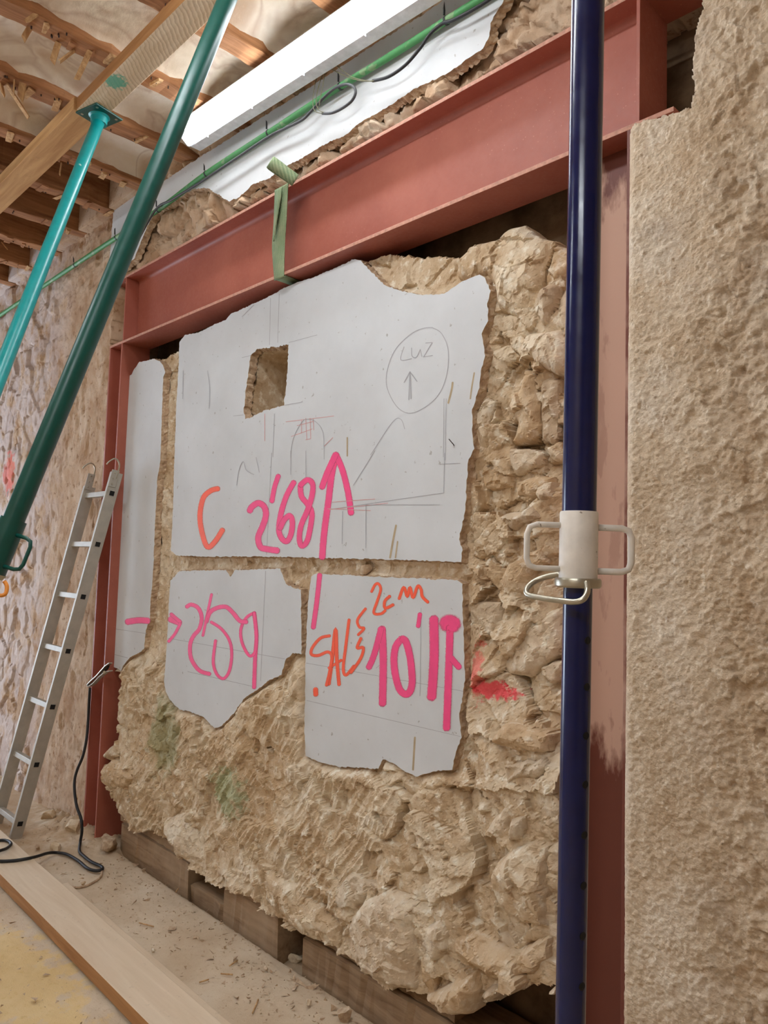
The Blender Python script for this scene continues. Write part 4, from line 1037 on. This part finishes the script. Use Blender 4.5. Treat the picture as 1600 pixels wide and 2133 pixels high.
for i, (px, py, s) in enumerate([(560,1910,.05),(585,1930,.035),(598,1905,.06)]):
    q = onY(px, py, .12); rock(['lowest loose stone in the dark gap between the sleepers','middle loose stone in the dark gap between the sleepers','upper loose stone in the dark gap, against the wall underside'][i], (-2.29+.035*(i-1), .12+.04*i, -.055), s*.7, 20+i, None, 'rubble_stone', 'stone', 'stones in the gap between sleepers')
for i, (px, py, s, lb) in enumerate([(642,2094,.016,'small brown stone on the floor in front of the sleeper'),(718,2125,.034,'white stone chip at the bottom edge of the floor'),(553,2020,.012,'tiny white chip on the floor in front of the right sleeper'),(318,1982,.010,'tiny dark chip beside the floor plank'),(172,1873,.014,'small orange chip on the edge of the floor plank')]):
    q = onZ(px, py, .001); rock(lb, (q[0], q[1], .06 if 'orange' in lb else 0), s, 40+i, M['mortar'] if 'white' in lb else None, 'stone_chip', 'stone')
tw = [((538,2082),(526,2110)),((495,2000),(478,2012)),((290,1922),(320,1930)),((460,2028),(485,2030)),((415,2046),(435,2040)),((372,1850),(366,1858))]
for i, (a, b) in enumerate(tw):
    tag(tube('wood_splinter', [onZ(*a, .004), onZ(*b, .006)], .0028, M['lath'], None, 5), ['long thin wood splinter nearest the bottom of the floor','short wood splinter beside the long sleeper edge','wood splinter by the middle of the floor plank','wood splinter lying crosswise right of the floor plank','wood splinter halfway between floor plank and sleepers','pale wood chip on the edge of the floor by the low timber block'][i], 'splinter', 'wood splinters on the floor')

# ================================================================== welding clamp and lead
ec = lambda p: crop(p, 0, 950, 4)
clp = thing('earth_clamp', 'silver welding earth clamp gripping the left red column', 'clamp', onY(203, 1405, -.02))
def jaw(pts, w_, y, nm, mat):
    P = [onY(*p, y) for p in ec(pts)]; Lh = P; dY = np.array([0, w_, 0]); ribbon(nm, Lh, [p+dY for p in P], mat, clp, .005, False)
jaw([(905,1725),(870,1750),(800,1830),(745,1880),(722,1905),(728,1920)], .02, -.028, 'jaw', M['zinc'])
jaw([(905,1790),(870,1800),(820,1840),(770,1895),(735,1920)], .022, -.03, 'jaw', M['alu'])
jaw([(850,1810),(890,1770),(905,1730)], .009, -.014, 'spring', M['dark'])
lathe('pivot', onY(*ec([(868, 1800)])[0], -.034), onY(*ec([(868, 1800)])[0], -.004), [(0, .007), (.03, .007)], M['zinc'], clp, 12)
e6 = lambda p: crop(p, 0, 1400, 4)
hang = [(750,130),(742,250),(735,400),(720,560),(690,700),(645,810),(622,900),(622,1000),(640,1120),(675,1220),(683,1320),(668,1420)]
hy = [-.025, -.022, -.02, -.03, -.045, -.06, -.07, -.075, -.075, -.07, -.07, -.075]
cp = [onY(*p, y) for p, y in zip(e6(hang), hy)]
cp += [onZ(*p, .012) for p in e6([(662,1490),(690,1525),(760,1580),(845,1620),(850,1645),(800,1655),(730,1635),(650,1570),(560,1520),(480,1505)])]
cp += [onZ(*p, z) for p, z in zip(e6([(400,1508),(310,1535),(230,1553),(120,1570),(0,1575),(-120,1560),(-200,1480),(-120,1420),(0,1402),(60,1405),(92,1432),(55,1468),(0,1488),(-100,1520),(-300,1600)]), [.03, .055, .066, .066, .066, .066, .066, .066, .066, .068, .068, .07, .078, .07, .066])]
LEAD = catmull(cp, 6)
tag(tube('welding_lead', LEAD, .0072, M['black'], None, 10), 'black welding lead hanging from the clamp and curling over the floor plank', 'cable')
CORD = catmull([onZ(*p, z) for p, z in zip(e6([(848,1660),(840,1700),(790,1745),(720,1780),(650,1795),(600,1790)]), [.006, .004, .003, .003, .002, -.002])], 5)
tag(tube('buried_cord', CORD, .0055, M['mortar'], None, 8), 'dust-covered cord end half buried beside the welding lead', 'cable')

AVOID = [p for p in LEAD+CORD if p[2] < .09]; ROCKS = [(o.data.vertices[0].co.x, o.data.vertices[0].co.y, .012) for o in COL.objects if o.name.startswith('rubble_stone')]
# fine crumbs and splinters nobody could count
V = []; T = []; r = np.random.default_rng(3)
for k in range(1700):
    x = r.uniform(-4.4, -1.5); y = -.30+.34*r.beta(1.5, 1.2); z0 = z_floor(np.array([x]), np.array([y]))[0]
    if r.random() < .16: x = r.uniform(-3.4, -1.9); y = r.uniform(-1.0, -.60); z0 = 0
    if x < -3.98: y = min(y, -.03)
    if min((x-q_[0])**2+(y-q_[1])**2 for q_ in AVOID) < .0006 or any((x-o_[0])**2+(y-o_[1])**2 < o_[2] for o_ in ROCKS): continue
    s = r.gamma(1.3, .0023)+.0012; e = np.array([1, 1, .6]); an = r.uniform(0, 6.28); el = r.uniform(1, 3.2) if r.random() < .25 else 1
    P = r.normal(size=(4, 3))*s*.7*e; P[:, 0] *= el; c_, s_ = math.cos(an), math.sin(an); P[:, :2] = P[:, :2]@np.array([[c_, s_], [-s_, c_]]); b = len(V)
    V += list(P+np.array([x, y, z0+s*.4])); T += [(b, b+1, b+2), (b, b+2, b+3), (b, b+3, b+1), (b+1, b+3, b+2)]
deb = mesh_from('floor_debris', V, None, T, M['mortar'], False); deb['kind'] = 'stuff'; tag(deb, 'fine crumbs of stone and mortar scattered over the dusty floor', 'debris')

# ================================================================== writing on the plaster
def stroke_mesh(name, strokes, widths, mat, parent, y, label=None, soft=True, lift=.0006):
    V = []; Q = []; E = []
    for si, (pts, wd) in enumerate(zip(strokes, widths)):
        P = catmull([np.array(p, float) for p in pts], 6) if len(pts) > 2 else [np.array(pts[0], float)+(np.array(pts[1], float)-np.array(pts[0], float))*t for t in np.linspace(0, 1, 5)]
        n = len(P); tn = [P[min(i+1, n-1)]-P[max(i-1, 0)] for i in range(n)]; tn = [t/max(np.linalg.norm(t), 1e-6) for t in tn]
        # rounded caps
        hw = wd*(0.80 if soft else .5); cap0 = [P[0]-tn[0]*hw*k for k in (.8, .45)]; cap1 = [P[-1]+tn[-1]*hw*k for k in (.45, .8)]
        Pp = cap0+P+cap1; tt = [tn[0]]*2+tn+[tn[-1]]*2; sc = [.25, .75]+[1]*n+[.75, .25]; ev = [0, .5]+[1]*n+[.5, 0]
        b = len(V)
        for pi, (p, t, s, e) in enumerate(zip(Pp, tt, sc, ev)):
            nr = np.array([-t[1], t[0]])
            for k, q in ((-1, 0.0), (-.5, 1.0), (.5, 1.0), (1, 0.0)):
                V.append(onY(*(p+nr*hw*k*s), y-lift-.00006*si-(.000012*pi if soft else .000004*pi))); E.append(q*e)
        for i in range(len(Pp)-1):
            for k in range(3): Q.append((b+i*4+k, b+(i+1)*4+k, b+(i+1)*4+k+1, b+i*4+k+1))
    o = mesh_from(name, V, Q, None, mat, False, parent)
    at = o.data.attributes.new('edge', 'FLOAT', 'POINT'); at.data.foreach_set('value', np.array(E, np.float32))
    if label: o['label'] = label
    return o
pk, og = M['pink'], M['orspray']
s268 = [c2([(400,300),(410,280),(440,262),(468,280),(475,320),(460,370),(440,420),(450,465),(480,475),(530,482)]), c2([(533,135),(515,190),(503,255)]), c2([(605,165),(570,230),(545,310),(535,380),(545,420),(570,440),(590,410),(598,350),(585,320),(560,340),(540,380)]),
        c2([(635,180),(640,230),(670,270),(688,310),(680,380),(665,440),(640,460),(630,420),(640,360),(670,290),(690,220),(690,170),(665,155),(635,180)])]
stroke_mesh('spray_number', s268, [10, 8, 9, 9], pk, PAN[0], YP, "pink sprayed number 2'68")
stroke_mesh('spray_arrow', [c2([(800,40),(780,130),(765,250),(745,400),(736,515)]), c2([(735,190),(760,120),(790,55),(800,35)]), c2([(800,38),(830,110),(855,210),(870,310)])], [10.5, 10, 10], pk, PAN[0], YP, 'pink sprayed arrow pointing up')
stroke_mesh('spray_arrow', [c3([(906,35),(895,140),(878,265)])], [8], pk, PAN[3], YP, 'lower end of the pink arrow')
stroke_mesh('spray_letter', [c2([(255,195),(220,205),(185,240),(170,320),(180,400),(205,465),(240,440),(275,385)])], [8.5], og, PAN[0], YP, 'orange sprayed letter C')
stroke_mesh('spray_arrow', [c3([(72,240),(120,233),(164,235)])], [10], pk, PAN[1], YP, 'tail of a pink arrow')
stroke_mesh('spray_arrow', [c3([(258,228),(300,243)]), c3([(262,206),(302,240)]), c3([(303,246),(280,290),(252,325)])], [10, 6, 5], pk, PAN[2], YP, 'head of a pink arrow')
stroke_mesh('spray_number', [c3([(330,175),(350,165),(380,180),(395,220),(385,270),(360,300),(345,340),(350,400),(385,450),(430,465)]), c3([(438,120),(425,180),(400,300)]), c3([(415,240),(430,200),(460,180),(500,175),(530,200),(560,235),(590,240)]),
    c3([(435,240),(480,270),(515,320),(525,380),(515,450),(490,485),(460,465),(445,410),(455,320)]), c3([(625,200),(590,220),(565,270),(570,330),(600,385),(625,370),(632,300),(622,200)]), c3([(622,200),(632,300),(626,400),(622,525)])], [6.5, 4.5, 7, 5, 5, 6.5], pk, PAN[2], YP, "pink sprayed number 2'59")
stroke_mesh('spray_note', [c3([(1130,110),(1145,80),(1160,75),(1170,100),(1155,150),(1140,200),(1170,205),(1190,190)]), c3([(1210,128),(1188,150),(1190,180),(1225,165)]), c3([(1250,140),(1270,90),(1285,130),(1297,90),(1310,135),(1330,85),(1345,100),(1350,130),(1375,155)])], [4.5, 5, 5], og, PAN[3], YP, 'orange sprayed note 2cm')
stroke_mesh('spray_note', [c3([(950,300),(910,310),(875,350),(870,380),(900,385),(940,370),(958,388),(950,450),(935,515)]), c3([(945,510),(960,400),(975,270),(980,400),(990,512)]), c3([(945,440),(1000,405)]), c3([(1033,230),(1018,350),(1008,440),(1020,470),(1055,430)]), c3([(1105,182),(1070,230),(1078,262),(1098,268),(1072,296)]), c3([(1085,310),(1068,352),(1095,352),(1082,400),(1040,460)]), c3([(888,530),(889,556)])], [5, 6, 4.5, 5, 4.5, 5, 8], og, PAN[3], YP, 'orange sprayed word SALE')
stroke_mesh('spray_number', [c3([(1118,438),(1142,380),(1172,268)]), c3([(1176,268),(1181,400),(1178,596)]), c3([(1262,312),(1234,350),(1228,430),(1250,528),(1286,552),(1306,505),(1298,400),(1280,328),(1262,312)]), c3([(1340,205),(1332,260)]), c3([(1400,225),(1401,400),(1390,568)]), c3([(1450,252),(1470,243),(1490,255)]), c3([(1470,262),(1466,400),(1455,702)]), c3([(1466,386),(1510,437)])], [10, 12, 11.5, 7, 15, 26, 12, 10], pk, PAN[3], YP, "pink sprayed number 10'17")
a_ = np.linspace(0, 2*math.pi, 2)
gp = [c1([(1245,360),(1290,390),(1320,470),(1310,590),(1260,690),(1160,755),(1090,735),(1040,650),(1035,570),(1070,470),(1140,395),(1200,365),(1245,360)]), c1([(1115,450),(1100,510),(1150,505)]), c1([(1150,455),(1152,492),(1172,498),(1190,462)]), c1([(1190,462),(1198,495)]), c1([(1215,432),(1245,430)]), c1([(1245,430),(1205,497)]), c1([(1205,497),(1247,490)]), c1([(1137,695),(1142,565)]), c1([(1147,690),(1144,565)]), c1([(1115,615),(1142,565)]), c1([(1142,565),(1175,610)])]
stroke_mesh('pencil_note', gp, [1.5]+[1.6]*10, M['pencil'], PAN[0], YP, 'pencilled word LUZ over an arrow inside an oval', False, .0004)
pl = [c1([(497,225),(492,440)]), c1([(537,205),(530,430)]), c1([(515,760),(508,960)]), c2([(502,30),(478,500)]), c1([(582,430),(712,395)]), c1([(365,500),(405,490)]), c1([(325,770),(372,765)]), c1([(562,720),(645,705)]), c1([(590,970),(600,880),(640,800),(670,785),(710,800),(740,850),(745,970)]), c1([(1300,690),(1297,960)]), c1([(1310,690),(1305,975)]), c1([(960,950),(1060,800),(1100,785),(1118,830)]), c2([(1295,215),(780,290)]), c2([(1280,82),(1375,78)]), c2([(1280,270),(940,270)]), c2([(1303,30),(1298,215)]), c2([(590,20),(590,130)]), c2([(660,20),(660,170)]), c2([(830,300),(828,450)]), c2([(938,270),(938,470)]), c2([(880,180),(980,20)]), c1([(205,560),(215,640),(212,735)]), c1([(92,560),(90,690)]), c1([(365,310),(420,255)]), c2([(340,180),(350,110),(370,70),(385,110),(420,130)]), c2([(430,50),(445,120)])]
stroke_mesh('pencil_lines', pl, [1.1]*len(pl), M['pencil'], PAN[0], YP, None, False, .0003)
rl = [c1([(568,797),(790,770)]), c1([(470,760),(470,885)]), c1([(593,865),(690,830)]), c1([(660,780),(665,880)]), c1([(680,780),(683,875)]), c1([(640,790),(640,850)]), c1([(695,785),(697,835)]), c1([(660,880),(683,875)]), c1([(620,815),(695,795)]), c1([(745,910),(785,870)]), c2([(780,258),(980,243)]), c2([(760,288),(960,297)]), c2([(770,292),(1040,262)])]
stroke_mesh('red_pencil_lines', rl, [1.2]*len(rl), M['redpencil'], PAN[0], YP, None, False, .00035)
stroke_mesh('pencil_lines', [c3([(848,418),(1528,540)]), c3([(850,580),(1515,736)]), c3([(1345,180),(1340,560)]), c3([(1150,440),(1200,400)])], [1.1]*4, M['pencil'], PAN[3], YP, None, False, .0003)
stroke_mesh('pencil_lines', [c3([(248,310),(755,400)]), c3([(672,20),(650,495)]), c3([(335,455),(620,520)])], [1.1]*3, M['pencil'], PAN[2], YP, None, False, .0003)
stroke_mesh('pencil_lines', [c3([(20,270),(155,290)]), c3([(14,380),(75,396)])], [1.1]*2, M['pencil'], PAN[1], YP, None, False, .0003)
stroke_mesh('drip_stain', [c1([(1340,615),(1335,650),(1320,710)]), c1([(1440,570),(1428,640),(1422,690)]), c2([(1078,365),(1065,430),(1050,515)]), c2([(1085,440),(1075,515)]), c1([(852,870),(852,955)])], [4, 3, 4, 3, 3], M['stain'], PAN[0], YP, None, False, .0003)
stroke_mesh('drip_stain', [c3([(1318,740),(1310,880)])], [4], M['stain'], PAN[3], YP, None, False, .0003)
# nail left in the plaster with a little chip below it
nl = thing('nail', 'bent nail sticking out of the upper plaster panel near its right edge', 'nail', onY(945, 925, YP))
q = onY(942, 916, YP); tube('shank', [onY(946, 930, YP+.01), onY(945, 926, YP-.008), q+np.array([0, -.016, .0])], .0016, M['nail'], nl, 6)
# knot of mortar in the horizontal chase
tag(rock('broken socket of brown mortar in the groove between the plaster panels', onY(765, 1196, .075), .03, 90, M['mortar'], 'mortar_lump', 'mortar', None, (1, .6, .8)), 'broken lump of brown mortar in the groove between the plaster panels', 'mortar')
